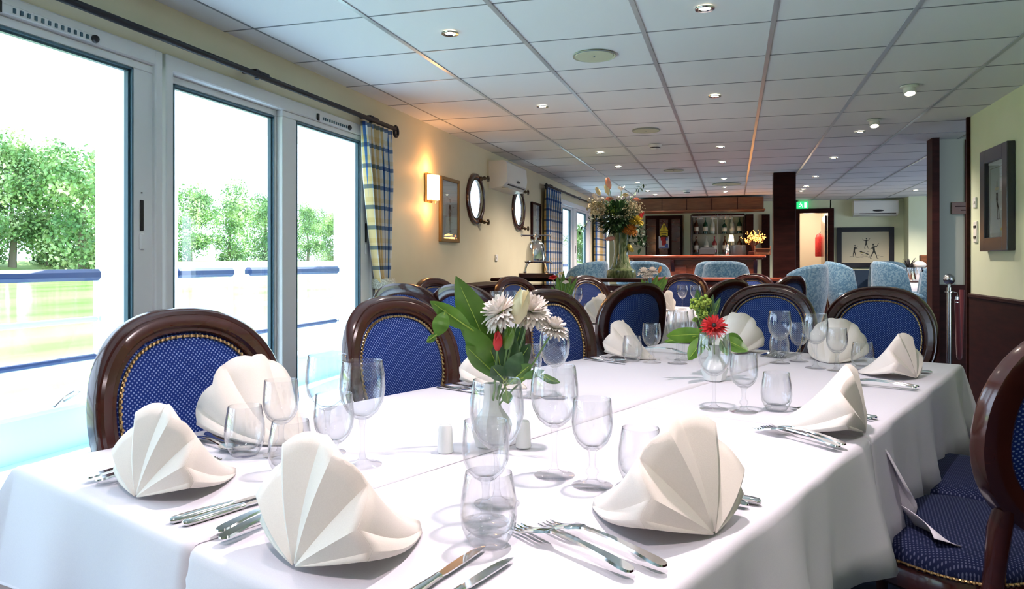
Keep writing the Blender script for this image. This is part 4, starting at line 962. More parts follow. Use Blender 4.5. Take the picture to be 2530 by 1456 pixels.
# big vase
VP = at(1535, 683, 7.55); VP.z = SZ+.001; BD = 7.55
t = thing('tall_vase', 'tall veined green glass vase flaring to a wide foot, on the sideboard', 'vase', VP)
b = MB(); b.lathe([(.0003, 0), (.145, 0), (.15, .01), (.148, .075), (.13, .085), (.105, .10), (.085, .15), (.072, .24), (.074, .34), (.088, .455), (.083, .455), (.068, .34), (.0003, .2)], 28); b.build('body', 'ceramic_green', t)
mouth = VP+Vector((0, 0, .42))
b = MB(); R = random.Random(11); cen = at(1522, 540, BD)
for i in range(340):
    d = Vector((R.gauss(0, 1), R.gauss(0, 1), R.gauss(0, .8))).normalized(); c = cen+Vector((0, 0, .02)); r0 = R.uniform(.02, .16); p0 = c+d*r0; p1 = c+Vector((d.x*R.uniform(.18, .29), d.y*R.uniform(.16, .26), d.z*R.uniform(.15, .28)))
    leaf(b, p0-mouth, p1-mouth, R.uniform(.012, .026), 0, R.uniform(-.3, .3), .2, n=5)
for i in range(40):
    w = R.uniform(0, 2*PI); p1 = cen+Vector((math.cos(w)*.2, math.sin(w)*.15, R.uniform(-.1, .15))); b.tube([(0, 0, -.08), (math.cos(w)*.03, math.sin(w)*.03, .05), p1-mouth], .003, 4, 0)
o = b.build('foliage', 'green_dark', loc=mouth, angle=70); tag(o, 'mass of dark green foliage filling the tall vase', 'foliage', kind='stuff')
for i, (pts, lb) in enumerate([(((1460, 540, .02), (1430, 575, .012)), 'thin eucalyptus sprig hanging at the far left of the big arrangement'), (((1575, 470, .02), (1590, 455, .012)), 'fine sprig at the upper right of the big arrangement')]):
    b = MB(); p0 = cen; p1 = at(pts[0][0], pts[0][1], BD); p2 = at(pts[1][0], pts[1][1], BD)
    b.tube([Vector((0, 0, 0)), p1-cen, p2-cen], .002, 4)
    for k in range(26):
        q = (p1.lerp(p2, R.random()) if k % 2 else cen.lerp(p1, R.uniform(.6, 1)))-cen; d = Vector((R.gauss(0, 1), R.gauss(0, 1), R.gauss(0, 1))).normalized(); leaf(b, q, q+d*.05, .008, 0, .1, .2, n=4)
    tag(b.build('leafy_sprig', 'green_dark', loc=cen), lb, 'sprig')
for i, (px, py, r, c_, kd, lb) in enumerate([
    (1500, 470, .05, 'petal_cream', 'bud', 'upright yellow green bud at the top left of the big arrangement'),
    (1503, 455, .06, 'petal_pink', 'bud', 'tall pinkish spike at the very top of the big arrangement'),
    (1478, 474, .045, 'petal_cream', 'bud', 'pale bud left of the tall spike in the big arrangement'),
    (1473, 490, .05, 'petal_white', 'bud', 'white lily bud pointing left in the big arrangement'),
    (1484, 497, .05, 'petal_white', 'rose', 'white rose at the upper left of the big arrangement'),
    (1505, 498, .06, 'petal_pink', 'rose', 'salmon rose at the top centre left of the big arrangement'),
    (1535, 472, .07, 'petal_white', 'lily', 'white lily at the top centre right of the big arrangement'),
    (1530, 497, .075, 'petal_white', 'lily', 'open white lily in the middle of the big arrangement'),
    (1572, 498, .05, 'petal_pink', 'rose', 'salmon rose at the right of the big arrangement'),
    (1466, 510, .09, 'dried', 'spray', 'pale feathery blossom at the far left of the big arrangement'),
    (1490, 515, .09, 'dried', 'spray', 'pale feathery blossom left of centre in the big arrangement'),
    (1472, 525, .07, 'petal_cream', 'spray', 'cream feathery blossom low on the left of the big arrangement'),
    (1560, 510, .09, 'dried', 'spray', 'grey green feathery blossom right of centre in the big arrangement'),
    (1578, 515, .07, 'dried', 'spray', 'grey green feathery blossom at the far right of the big arrangement'),
    (1550, 530, .06, 'petal_cream', 'spray', 'cream feathery blossom low right of centre in the big arrangement'),
    (1512, 522, .06, 'green_lime', 'spray', 'yellow green blossom in the middle of the big arrangement'),
    (1545, 487, .05, 'petal_cream', 'rose', 'cream rose at the top right of the big arrangement'),
    (1573, 548, .075, 'petal_yellow', 'mum', 'yellow protea-like bloom low on the right of the big arrangement'),
    (1557, 570, .075, 'petal_orange', 'mum', 'orange shaggy bloom hanging over the right rim of the tall vase'),
    (1581, 535, .05, 'petal_red', 'bud', 'red bud at the lower right of the big arrangement'),
    (1508, 590, .05, 'petal_pink', 'bud', 'pale pink bloom hanging left beside the neck of the tall vase'),
    (1541, 592, .03, 'petal_red', 'bud', 'small red bloom against the neck of the tall vase'),
    (1556, 612, .05, 'petal_yellow', 'bud', 'yellow tipped leaf bloom drooping right of the tall vase')]):
    flower('cut_flower', lb, 'flower', at(px, py, BD-.12 if kd not in ('bud',) else BD-.04), mouth, r, c_, kind=kd, group='blooms in the big arrangement', seed=60+i, stemr=.003)
b = MB()
for i in range(70):
    q = at(R.uniform(1550, 1592), R.uniform(560, 615), BD-.02); d = Vector((R.gauss(0, 1), R.gauss(0, 1), R.gauss(0, 1))).normalized(); leaf(b, q-mouth, q-mouth+d*.08, .02, 0, .2, .2, n=4)
o = b.build('trailing_foliage', 'green_dark', loc=mouth, angle=70); tag(o, 'dark leaves trailing down right of the tall vase', 'foliage', kind='stuff')

# ================================================================== WALL THINGS (left wall)
def curtain(name, y0, y1, z0, z1, label, tie=None, x=XL+.07, fl=7, ty=None, spread=1.0):
    t = thing(name, label, 'curtain', (x, (y0+y1)/2, z0)); g = MB(); yc = (y0+y1)/2; ty = yc if ty is None else ty
    def f(u, v):
        z = z0+(z1-z0)*(1-v); hw = (y1-y0)/2; c = yc
        if tie:
            if z > tie: k = ((z-tie)/(z1-tie)); k = k**.75; hw = hw*(.34+.66*k); c = ty+(yc-ty)*k
            else: hw = hw*(.34+.5*min(1, (tie-z)/(tie-z0)*1.5)); c = ty
        am = .045*(.5+.5*min(1, hw/((y1-y0)/2)))
        y = c+(u-.5)*2*hw+.012*math.sin(u*fl*2*PI+1+v*2); xx = am*math.sin(u*fl*2*PI)*(.55+.45*min(1, v*6))
        return (xx, y-yc, z-z0)
    g.grid(f, 120, 60, uv=True); g.build('cloth', 'plaid', t, angle=80, solid=.002)
    if tie:
        b = MB(); pts = [(.075*math.cos(a), ty-yc+(y1-y0)*.20*math.sin(a), tie-z0) for a in [2*PI*i/24 for i in range(24)]]
        vs = []; n = 24
        for (px_, py_, pz) in pts:
            for dz in (-.035, 0, .035): vs.append((px_*(1.0 if dz else 1.1), py_*(1 if dz else 1.05), pz+dz))
        b.add(vs, [(i*3+j, ((i+1) % n)*3+j, ((i+1) % n)*3+j+1, i*3+j+1) for i in range(n) for j in range(2)]); b.build('tieback', 'lace', t, solid=.006)
    return t
curtain('curtain', 4.35, 4.79, .04, 2.07, 'blue and yellow plaid curtain gathered by a braid, right of the large patio window', tie=1.00, ty=4.66)
curtain('curtain', 9.32, 10.15, .04, 2.12, 'shaded plaid curtain left of the far patio window', fl=8)
curtain('curtain', 12.9, 13.9, .04, 2.12, 'plaid curtain right of the far patio window, behind the tall vase', fl=7)
def rod(y0, y1, z, label, brackets, x=XL+.085):
    t = thing('curtain_rod', label, 'curtain rod', (x, y0, z)); b = MB(); b.tube([(0, 0, 0), (0, y1-y0, 0)], .0155, 12); b.build('pole', 'iron', t)
    for e, s_ in ((0, -1), (y1-y0, 1)):
        b = MB(); pts = []; 
        for i in range(18): a = i/17*PI*1.7; r = .042*(1-.5*i/17); pts.append((0, e+s_*(.03+r*math.sin(a)), -.042+r*math.cos(a)+.02)); 
        b.tube([(0, e, 0), (0, e+s_*.02, .0)]+pts, [.013]*2+[.011]*18, 8); b.build('scroll_finial', 'iron', t)
    for q in brackets: b = MB(); b.box((-.035, q-y0, .018), (.09, .03, .018), bev=.004); b.tube([(0, q-y0, -.022), (0, q-y0+.02, .022)], .012); b.box((.0, q-y0+.05, .012), (.03, .09, .02), bev=.005); b.build('bracket', 'iron', t)
    return t
rod(.2, 4.80, 2.095, 'long black iron curtain rod above the near patio windows', [.6, 3.22, 4.45])
rod(9.32, 13.8, 2.14, 'black curtain rod above the far patio window', [9.5, 11.4, 13.3])
# sconce
t = thing('wall_sconce', 'lit opal glass wall lamp with a brass back plate between curtain and picture', 'lamp', (XL, 5.58, 1.75))
b = MB(); b.box((.02, 0, 0), (.03, .10, .24), bev=.004); b.box((.05, 0, .10), (.04, .11, .008)); b.box((.05, 0, -.10), (.04, .11, .008)); b.sphere((.08, 0, -.118), .008); b.build('back_plate', 'brass', t)
b = MB(); n = 14; poly = [(.035+.075*math.sin(PI*i/n), -.065*math.cos(PI*i/n)) for i in range(n+1)]; b.prism(poly, -.10, .10); b.build('shade', 'shade', t, angle=40)
l = bpy.data.lights.new('sconce_glow', 'POINT'); l.energy = 2.4; l.color = (1, .42, .13); l.shadow_soft_size = .04
for dz in (.16, -.16): o = bpy.data.objects.new('sconce_glow', l); S.collection.objects.link(o); o.location = (XL+.09, 5.58, 1.75+dz)
# framed pictures
def picture(name, label, loc, w, h, fw, depth, fm, mountw, art, axis, mountm='mount', gap=0):
    """axis: rotation so local +x right, +z up, -y towards the room"""
    t = thing(name, label, 'picture', loc, axis); b = MB()
    for sx in (-1, 1): b.box((sx*(w/2-fw/2), -depth/2, 0), (fw, depth, h), 0, bev=.004)
    for sz in (-1, 1): b.box((0, -depth/2, sz*(h/2-fw/2)), (w-2*fw, depth, fw), 0, bev=.004)
    b.build('frame', fm, t)
    b = MB(); b.box((0, -depth*.35, 0), (w-2*fw, .004, h-2*fw)); b.build('mount', mountm, t)
    b = MB(); art(b, (w/2-fw-mountw), (h/2-fw-mountw), -depth*.35-.004); b.build('print', ['paper', 'ink', 'ink_soft', 'ink_blue', 'petal_red', 'petal_yellow'], t, flat=True)
    b = MB(); b.box((0, -depth*.7, 0), (w-2*fw, .002, h-2*fw)); b.build('glazing', 'pane', t); return t
def figure(b, x, z, s, y, lean=0, mi=1, arms=((-1, .5), (1, .3)), legs=((-.35, -1), (.3, -1))):
    # loose ink figure: head, torso, limbs
    def st(p, q, w0, w1, m=mi):
        p = Vector((p[0], 0, p[1])); q = Vector((q[0], 0, q[1])); d = (q-p); n_ = Vector((-d.z, 0, d.x)).normalized()
        b.add([(a_.x, y, a_.z) for a_ in (p-n_*w0, p+n_*w0, q+n_*w1, q-n_*w1)], [(0, 1, 2, 3)], m)
    hx, hz = x+lean*s, z+s*.62; st((x, z-s*.1), (x+lean*s*.8, z+s*.42), s*.09, s*.12)
    n = 8; b.add([(hx+math.cos(2*PI*i/n)*s*.08, y, hz+math.sin(2*PI*i/n)*s*.10) for i in range(n)], [tuple(range(n))], mi); st((hx-s*.14, hz+s*.08), (hx+s*.14, hz+s*.09), s*.02, s*.02)
    for ax, az in arms: k = (x+ax*s*.28, z+s*.30+az*s*.1); st((x+lean*s*.7, z+s*.38), k, s*.05, s*.04); st(k, (x+ax*s*.5, z+s*.38+az*s*.4), s*.035, s*.02)
    for lx, lz in legs: k = (x+lx*s*.45, z-s*.45); st((x, z-s*.05), k, s*.08, s*.05); st(k, (x+lx*s*.75, z+lz*s), s*.05, s*.025); st((x+lx*s*.75, z+lz*s), (x+lx*s*.75+s*.16, z+lz*s), s*.025, s*.02)
def art_portrait(b, w, h, y):
    b.box((0, y, 0), (2*w, .002, 2*h), 3); y -= .002
    figure(b, 0, -h*.1, h*.75, y, .05, 2, arms=((.5, -1), (-.4, -1.2)), legs=((.15, -1), (-.1, -1))); figure(b, w*.3, -h*.25, h*.5, y-.0004, 0, 3)
    for i in range(8): b.box((random.uniform(-w*.7, w*.7), y-.0004, random.uniform(-h*.8, h*.5)), (w*.2, .0006, .004), 2)
def art_dancers(b, w, h, y):
    b.box((0, y, 0), (2*w, .002, 2*h), 0); y -= .002
    figure(b, .05*w, h*.35, h*.55, y, .05, 1, arms=((-1, .6), (1.1, .9)), legs=((-.3, -.8), (.35, -.8)))
    figure(b, -w*.55, -h*.25, h*.6, y, .1, 1, arms=((1, .3), (.9, -.4)), legs=((-.2, -.9), (.3, -.9)))
    figure(b, w*.45, -h*.25, h*.75, y, -.1, 1, arms=((-.9, -.7), (.9, 1)), legs=((-.5, -.9), (.4, -.9)))
    for i in range(14): b.box((w*random.uniform(-.25, .15), y, h*random.uniform(-.65, -.25)), (w*.12, .0006, .01), random.choice((1, 2, 5)))
    for i in range(20): b.box((w*random.uniform(-.9, .9), y, h*random.uniform(-.85, -.7)), (w*.12, .0006, .006), 2)
def art_tall(b, w, h, y):
    b.box((0, y, 0), (2*w, .002, 2*h), 3); b.box((0, y-.0012, h*.93), (2*w*.9, .0006, .004), 2); b.box((-w*.9, y-.0012, 0), (.004, .0006, 1.86*h), 2); y -= .002
    figure(b, 0, -h*.05, h*.55, y, 0, 1, arms=((.25, -1), (-.25, -.8)), legs=((.1, -1), (.55, -1))); b.box((0, y, h*.42), (.012, .0006, h*.22), 2); b.box((0, y, h*.3), (w*.4, .0006, .02), 0); b.box((w*.7, y, -h*.9), (w*.4, .0006, h*.07), 5)
def art_busy(b, w, h, y):
    b.box((0, y, 0), (2*w, .002, 2*h), 5)
    for i in range(60): b.box((w*random.uniform(-.85, .85), y-.0015-i*.00001, h*random.uniform(-.85, .85)), (w*random.uniform(.1, .4), .0006, h*random.uniform(.08, .25)), random.choice((1, 2, 3, 4, 1)))
LW = -PI/2+PI   # facing +X
picture('framed_picture', 'gilt framed portrait print between the lit wall lamp and the nearer porthole', (XL, 6.06, 1.60), .44, .56, .03, .03, 'gold', .03, art_portrait, PI/2, 'ink_blue')
picture('framed_picture', 'small dark framed print right of the farther porthole', (XL, 9.02, 1.66), .42, .46, .025, .03, 'wood_dark', .08, art_portrait, PI/2, 'mount')
picture('framed_picture', 'charcoal framed tall ink figure print on the right-hand wall', (XR, 5.87, 1.585), .56, .72, .095, .05, 'frame_black', .03, art_tall, -PI/2, 'mount')
picture('framed_picture', 'wide dark framed print of dancing musicians on the far wall', (2.27, YB, 1.41), .94, .72, .08, .05, 'frame_black', .06, art_dancers, 0, 'paper')
picture('framed_picture', 'small crowded colour print on the far wall beside the bar', (.86, YB, 1.62), .22, .42, .012, .02, 'gold', .01, art_busy, 0, 'paper')
# air conditioners
def aircon(loc, rz, w, label, fr=False):
    t = thing('air_conditioner', label, 'air conditioner', loc, rz); poly = [(0, 0), (-.05, 0), (-.15, .02), (-.19, .06), (-.20, .13), (-.19, .26), (-.17, .28), (0, .28)]
    b = MB(); vs = [(-w/2, p[0], p[1]) for p in poly]+[(w/2, p[0], p[1]) for p in poly]; n = len(poly); b.add(vs, [tuple(range(n))[::-1], tuple(range(n, 2*n))]+[(i, (i+1) % n, n+(i+1) % n, n+i) for i in range(n)]); b.build('body', 'plastic', t, angle=30)
    b = MB(); b.box((w*.04, -.175, .045), (w*.82, .012, .012), X=None); b.build('outlet_slot', 'black', t)
    b = MB(); b.box((w*.04, -.145, .008), (w*.82, .075, .008), X=None, bev=.003); b.build('flap', 'plastic', t)
    b = MB(); b.sphere((w*.05, -.200, .095), .06 if not fr else .09, 16, 8, sz=(1, .06, .2)); b.build('badge', 'black', t); return t
aircon((XL, 7.56, 1.90), PI/2, .75, 'white wall air conditioner above the farther porthole')
aircon((2.42, YB, 1.96), 0, .72, 'white wall air conditioner above the dancing musicians print', True)
# switches and sockets
def plate(loc, rz, w, h, label, n=1, name='light_switch'):
    t = thing(name, label, 'switch' if name == 'light_switch' else 'socket', loc, rz); b = MB(); b.box((0, -.006, 0), (w, .012, h), bev=.003); b.build('plate', 'plastic', t)
    for i in range(n): b = MB(); b.box((0, -.014, (i-(n-1)/2)*h/n), (w*.55, .006, h/n*.22)); b.build('rocker', 'black' if n > 1 else 'plastic', t)
plate((XR, 6.40, 1.375), -PI/2, .08, .16, 'double white switch plate under the left edge of the right-hand picture', 2)
plate((XR, 6.42, 1.60), -PI/2, .07, .08, 'small blank plate left of the right-hand picture', 1)
plate((XL, 7.42, 1.19), PI/2, .07, .07, 'small wall socket below the portholes', 1, 'wall_socket')
M['sign_brown'] = mat('brown_plastic', (.10, .035, .01), .4)
b = MB(); b.box((0, -.006, 0), (.21, .012, .11), 0, bev=.003); b.box((-.01, -.013, .015), (.13, .002, .008), 1); b.box((.02, -.013, -.02), (.10, .002, .008), 1)
tag(b.build('door_sign', ['sign_brown', 'wood_dark'], loc=(2.02, 7.668, 1.64)), 'small brown sign on the grey panel behind the rope post', 'sign')
# rope post
p = at(2345, 690, 6.35); p.z = 0
t = thing('rope_post', 'polished steel rope post with a ball top beside the right-hand wall', 'post', p)
b = MB(); b.lathe([(.0003, 0), (.15, 0), (.15, .01), (.04, .03), (.025, .05), (.0003, .05)], 32); b.build('base', 'steel', t)
b = MB(); b.cyl((0, 0, .04), .020, .89); b.lathe([(.02, .88), (.036, .885), (.036, .895), (.02, .90)], 24); b.build('pole', 'steel', t)
b = MB(); b.cyl((0, 0, .92), .014, .05); b.sphere((0, 0, 1.0), .046, 20, 12); b.build('ball_finial', 'steel', t)
b = MB(); h0 = Vector((.06, 0, .86)); e0 = Vector((.17, .28, .90)); pts = [h0+Vector((0, 0, -.03))]
for i in range(1, 14): u = i/13; pts.append(h0.lerp(e0, u)+Vector((0, 0, -.55*math.sin(PI*u)-.03*(1-u))))
b.tube(pts, .020, 10); o = b.build('rope', 'rope', loc=p); tag(o, 'dark red velvet rope looping down from the steel post', 'rope')
b = MB(); b.tube([p*0+Vector((.03, 0, .89)), Vector((.06, 0, .885)), Vector((.065, 0, .86)), Vector((.05, 0, .85))], .004); b.cyl((.06, 0, .80), .016, .05); o = b.build('rope_hook', 'steel', t)

# ================================================================== PILLAR, BAR, BACK OF THE SALOON
b = MB(); b.box((0, 0, CEIL/2), (.265, .25, CEIL-.004), bev=.004); tag(b.build('pillar', 'wood_dark', loc=(.62, 10.05, 0)), 'square dark mahogany pillar from floor to ceiling left of the open doorway', 'pillar')['kind'] = 'structure'
BX0, BX1 = at(1545, 630, 12.9).x, at(1886, 630, 13.0).x; BYf = 12.75
cx_ = (BX0+BX1)/2; bw = BX1-BX0
t = thing('bar_counter', 'polished red mahogany bar counter below the bottle shelves', 'bar', (cx_, BYf+.3, 0))
b = MB(); b.box((0, 0, .6), (bw-.30, .5, 1.2)); b.build('body', 'wood_red', t)
b = MB(); b.box((0, -.06, 1.235), (bw, .74, .05), bev=.012); b.box((0, -.06, 1.20), (bw-.08, .68, .03), bev=.01); b.build('bar_top', 'wood_red', t)
for i in range(4): b = MB(); b.box((-bw/2+.42+i*(bw-.5)/4, -.262, .62), ((bw-.5)/4-.10, .024, .95), bev=.008); b.build('front_panel', 'wood_red', t)
for i in range(4):
    x = -bw/2+.16+i*(bw-.32)/3; b = MB(); X = Matrix.Translation((x-.03, 0, 0)); poly = [(-.25, 1.18), (-.42, 1.18), (-.40, 1.12), (-.33, 1.05), (-.27, .98), (-.25, .9)]
    vs = [(0, p_[0], p_[1]) for p_ in poly]+[(.06, p_[0], p_[1]) for p_ in poly]; n = 6; b.add(vs, [tuple(range(n))[::-1], tuple(range(n, 2*n))]+[(k, (k+1) % n, n+(k+1) % n, n+k) for k in range(n)], 0, X); b.build('corbel', 'wood', t)
KX0, KX1 = at(1575, 500, 13.0).x, at(1883, 500, 13.1).x
t = thing('bar_canopy', 'brown veneered canopy over the bar with upright joints', 'canopy', ((KX0+KX1)/2, 13.15, 2.02)); kw = KX1-KX0
b = MB(); b.box((0, .22, .115), (kw, .5, .225), bev=.006); b.box((0, .2, .008), (kw+.05, .56, .022), bev=.005); b.build('body', 'wood_brown', t)
for i in range(4): b = MB(); b.box((-kw/2+kw*(i+1)/5, -.032, .12), (.012, .006, .2)); b.build('joint_strip', 'wood_dark', t)

# panelled door with two stickers
x0, x1 = at(1590, 600, 14.1).x, at(1685, 600, 14.1).x; dxc = (x0+x1)/2; dw = x1-x0
t = thing('door_3', 'x', None, (dxc, YB-.03, 0)); del t['label']; t['kind'] = 'structure'
b = MB(); b.box((0, 0, 1.02), (dw, .05, 2.04)); b.build('frame', 'wood_dark', t)
b = MB()
for i in range(3): b.box((-dw/3+i*dw/3, -.035, 1.0), (dw/3-.05, .03, 1.95), bev=.01)
b.build('panel', 'wood', t)
M['sticker_y'] = mat('yellow_sticker', (.75, .62, .04), .5); M['sticker_w'] = mat('white_sticker', (.8, .8, .85), .5); M['sticker_b'] = mat('blue_sticker', (.10, .16, .5), .5)
sx_ = at(1637, 565, 14.0).x
b = MB(); b.prism([(-.085, 0), (.085, 0), (0, .16)], -.002, .002, 0, Matrix.Rotation(PI/2, 4, 'X')); b.prism([(-.008, .045), (.008, .045), (.014, .11), (-.014, .11)], .002, .004, 1, Matrix.Rotation(PI/2, 4, 'X')); b.box((0, -.003, .022), (.018, .003, .018), 1); b.box((0, 0, -.07), (.15, .004, .12), 0); b.box((0, -.004, -.05), (.10, .002, .012), 1); b.box((0, -.004, -.085), (.08, .002, .012), 1)
tag(b.build('warning_sticker', ['sticker_y', 'black'], loc=(sx_, YB-.087, 1.74)), 'yellow triangle warning sticker on the dark panelled door', 'sticker')
b = MB(); b.box((0, 0, 0), (.20, .004, .23), 0); b.box((-.01, -.003, .02), (.10, .003, .16), 1); b.box((.05, -.003, .06), (.05, .003, .06), 2); b.box((-.055, -.004, -.03), (.04, .003, .12), 0); b.box((.05, -.004, -.06), (.06, .003, .06), 2); b.box((0, -.004, -.10), (.18, .003, .02), 2)
tag(b.build('safety_poster', ['sticker_w', 'petal_red', 'sticker_b'], loc=(sx_, YB-.087, 1.525)), 'small red white and blue safety notice under the yellow sticker', 'sign')
# bottle cabinet
cx0, cx1 = at(1709, 580, 14.0).x, at(1838, 580, 14.0).x; cw = cx1-cx0; cc = (cx0+cx1)/2; CY0 = YB-.36
t = thing('bottle_cabinet', 'lit glass-fronted shelf cabinet with bottles behind the bar', 'cabinet', (cc, CY0, 1.12))
M['cab_back'] = mat('pale_cabinet_back', (.55, .62, .56), .3)
b = MB(); H_ = .90
b.box((0, .30, H_/2), (cw, .02, H_), 0); b.build('back', 'cab_back', t)
b = MB()
for sx in (-1, 1): b.box((sx*cw/2, .15, H_/2), (.025, .32, H_))
b.box((0, .15, H_), (cw, .32, .03)); b.box((0, .15, 0), (cw, .32, .03)); b.box((cw/2+.09, .15, H_/2), (.14, .32, H_), bev=.005); b.build('case', 'wood_dark', t)
for z in (.20, .55): b = MB(); b.box((0, .15, z), (cw-.03, .28, .010)); b.build('glass_shelf', 'glass', t)
b = MB(); b.box((0, -.012, H_-.03), (cw, .01, .02)); b.box((-cw/2+.01, -.012, H_/2), (.012, .01, H_)); b.box((0, -.012, H_/2), (.010, .01, H_)); b.build('sliding_door_rail', 'tbar', t)
M['btl_green'] = mat('dark_green_bottle_glass', (.01, .06, .03), .08, coat=.5); M['btl_brown'] = mat('brown_bottle_glass', (.08, .025, .008), .08, coat=.5); M['btl_clear'] = mat('clear_spirit_bottle', (.5, .55, .5), .08, coat=.5); M['btl_red'] = mat('red_spirit_bottle', (.28, .03, .04), .1, coat=.5)
M['lab'] = mat('white_bottle_label', (.75, .74, .66), .6)
bi = 0
def bottle(x, z, h, r, m, label, group='bottles behind the bar'):
    t_ = thing('bottle', label, 'bottle', (cc+x, CY0+.13, 1.12+z), 0, group); b = MB()
    b.lathe([(.0003, 0), (r, 0), (r, h*.55), (r*.85, h*.64), (r*.34, h*.74), (r*.32, h*.95), (r*.36, h*.96), (r*.36, h), (.0003, h)], 16); b.build('body', m, t_)
    b = MB(); b.lathe([(r+.0012, h*.16), (r+.0012, h*.44)], 16); b.build('paper_label', 'lab', t_, solid=.001)
for row, z, items in (('upper', .556, [(-.42, 'btl_brown', 'brown bottle at the left end'), (-.24, 'btl_green', 'dark blue green bottle second from the left'), (-.10, 'btl_clear', 'tall clear bottle third from the left'), (.13, 'btl_green', 'short green bottle right of the middle rail'), (.28, 'btl_clear', 'pale bottle second from the right'), (.42, 'btl_green', 'tall green bottle at the right end')]),
                      ('middle', .206, [(-.42, 'btl_brown', 'black-labelled bottle at the left end'), (-.22, 'btl_clear', 'clear bottle with a white label second from the left'), (-.06, 'btl_red', 'reddish bottle left of the middle rail'), (.14, 'btl_brown', 'amber bottle right of the middle rail'), (.30, 'btl_clear', 'clear bottle second from the right'), (.42, 'btl_brown', 'slim brown bottle at the right end')])):
    for x, m, lb in items: bottle(x*cw/1.0*.98, z, .30 if 'short' not in lb else .25, .042, m, lb+' of the '+row+' bar shelf')
for i in range(5):
    b = MB(); b.lathe([(.0003, 0), (.025, 0), (.034, .09), (.032, .09), (.023, .006), (.0003, .006)], 14); tag(b.build('tumbler', 'glass', loc=(cc+.14+i*.075, CY0+.13, 1.136)), 'glass tumbler on the bottom shelf of the bottle cabinet', 'tumbler', 'tumblers on the bottom cabinet shelf')
M['steel_dark'] = mat('dark_metal_machine', (.05, .055, .06), .3, .4)
b = MB(); b.box((0, 0, .06), (.26, .2, .12), bev=.02); b.box((0, 0, .125), (.22, .16, .02), bev=.006); tag(b.build('coffee_machine', 'steel_dark', loc=(cc-.15, BYf+.42, 1.262)), 'low dark appliance on the bar left of centre', 'machine')
b = MB(); b.lathe([(.0003, 0), (.12, 0), (.13, .02), (.13, .16), (.12, .17), (.0003, .17)], 28); tag(b.build('ice_bucket', 'steel_dark', loc=(cc+.36, BYf+.42, 1.262)), 'round dark ice bucket on the bar near its right end', 'bucket')
b = MB(); b.lathe([(.0003, 0), (.04, 0), (.05, .03), (.045, .10), (.02, .14), (.018, .18), (.025, .19), (.0003, .20)], 18); tag(b.build('cocktail_shaker', 'silver', loc=(cc+.19, BYf+.42, 1.262)), 'shiny silver shaker on the bar beside the ice bucket', 'shaker')
for i, (px, lb) in enumerate([(1727, 'leftmost'), (1732, 'second'), (1760, 'third'), (1768, 'fourth'), (1782, 'fifth'), (1794, 'sixth'), (1806, 'rightmost')]):
    q = at(px, 535, 13.0); b = MB(); b.lathe([(.0003, 0), (.034, 0), (.034, -.003), (.005, -.006), (.004, -.055), (.02, -.07), (.035, -.10), (.034, -.125), (.033, -.125), (.018, -.072), (.0003, -.06)], 16)
    tag(b.build('wine_glass', 'glass', loc=(q.x, 13.35, 2.016)), 'upside-down wine glass hanging under the bar canopy, '+lb+' along the row', 'wine glass', 'glasses hanging under the bar canopy')
# glowing lamp shape added for a mirror reflection; glowing tree
q = at(1806, 580, 13.9); t = thing('reflected_lamp', 'small glowing lamp added in place of a lamp reflection among the bottles', 'lamp', (q.x+.03, CY0-.16, 1.262+.0))
t.location = (cc+.245, YB-.52, 1.262)
b = MB(); b.lathe([(.0003, 0), (.04, 0), (.04, .01), (.008, .02), (.008, .30), (.0003, .30)], 14); b.build('base', 'brass', t)
b = MB(); b.lathe([(.05, .26), (.035, .38), (.033, .38), (.048, .26)], 18, close=True); b.build('reflected_glow', 'shade', t)
b = MB(); b.box((0, 0, 1.24), (cw+.1, .30, .04), bev=.006); b.box((0, .05, .61), (cw+.1, .2, 1.22)); o = b.build('back_counter', 'wood_dark', loc=(cc, YB-.56, 0)); tag(o, 'dark narrow counter behind the bar carrying the stand-in for the lamp reflection', 'counter')
q = at(1862, 628, 12.95)
t = thing('lit_tree', 'little bare tree covered in glowing amber blossoms at the right end of the bar', 'lamp', (q.x-.02, BYf+.30, 1.262))
b = MB(); b.box((0, 0, .03), (.16, .12, .06), bev=.01); b.build('pot', 'wood_dark', t); b = MB(); R = random.Random(5); tips = []
for i in range(26):
    a = R.uniform(0, 2*PI); e = R.uniform(.3, 1.3); L = R.uniform(.14, .24); m_ = Vector((math.cos(a)*.04, math.sin(a)*.03, .16)); tp = Vector((math.cos(a)*math.cos(e)*L, math.sin(a)*math.cos(e)*L*.8, .19+math.sin(e)*L)); b.tube([(0, 0, .06), m_, tp], [.008, .004, .0015], 5); tips += [m_.lerp(tp, k) for k in (.55, .7, .85, 1)]
b.build('branches', 'wood_dark', t); b = MB()
for tp in tips:
    for k in range(2): b.sphere(tp+Vector((R.gauss(0, .015), R.gauss(0, .015), R.gauss(0, .015))), R.uniform(.006, .011), 6, 4)
b.build('blossoms', 'bloom_lit', t)
l = bpy.data.lights.new('tree_glow', 'POINT'); l.energy = 5; l.color = (1, .45, .12); l.shadow_soft_size = .12; o = bpy.data.objects.new('tree_glow', l); S.collection.objects.link(o); o.location = (q.x-.02, BYf+.1, 1.55)
b = MB(); b.box((0, 0, .10), (.24, .14, .012)); 
for sx in (-1, 1): b.tube([(sx*.12, 0, 0), (sx*.12, 0, .15)], .006)
b.box((0, 0, .05), (.22, .02, .09)); tag(b.build('menu_stand', 'wood_brown', loc=(q.x+.12, BYf+.12, 1.262)), 'small wooden stand beside the glowing tree at the bar end', 'stand')
b = MB(); b.box((0, 0, 0), (.08, .01, .09)); tag(b.build('dark_plaque', 'rope', loc=(at(1886, 595, 14).x-.0, YB-.008, 1.50)), 'tiny dark red plaque under the crowded colour print', 'plaque')
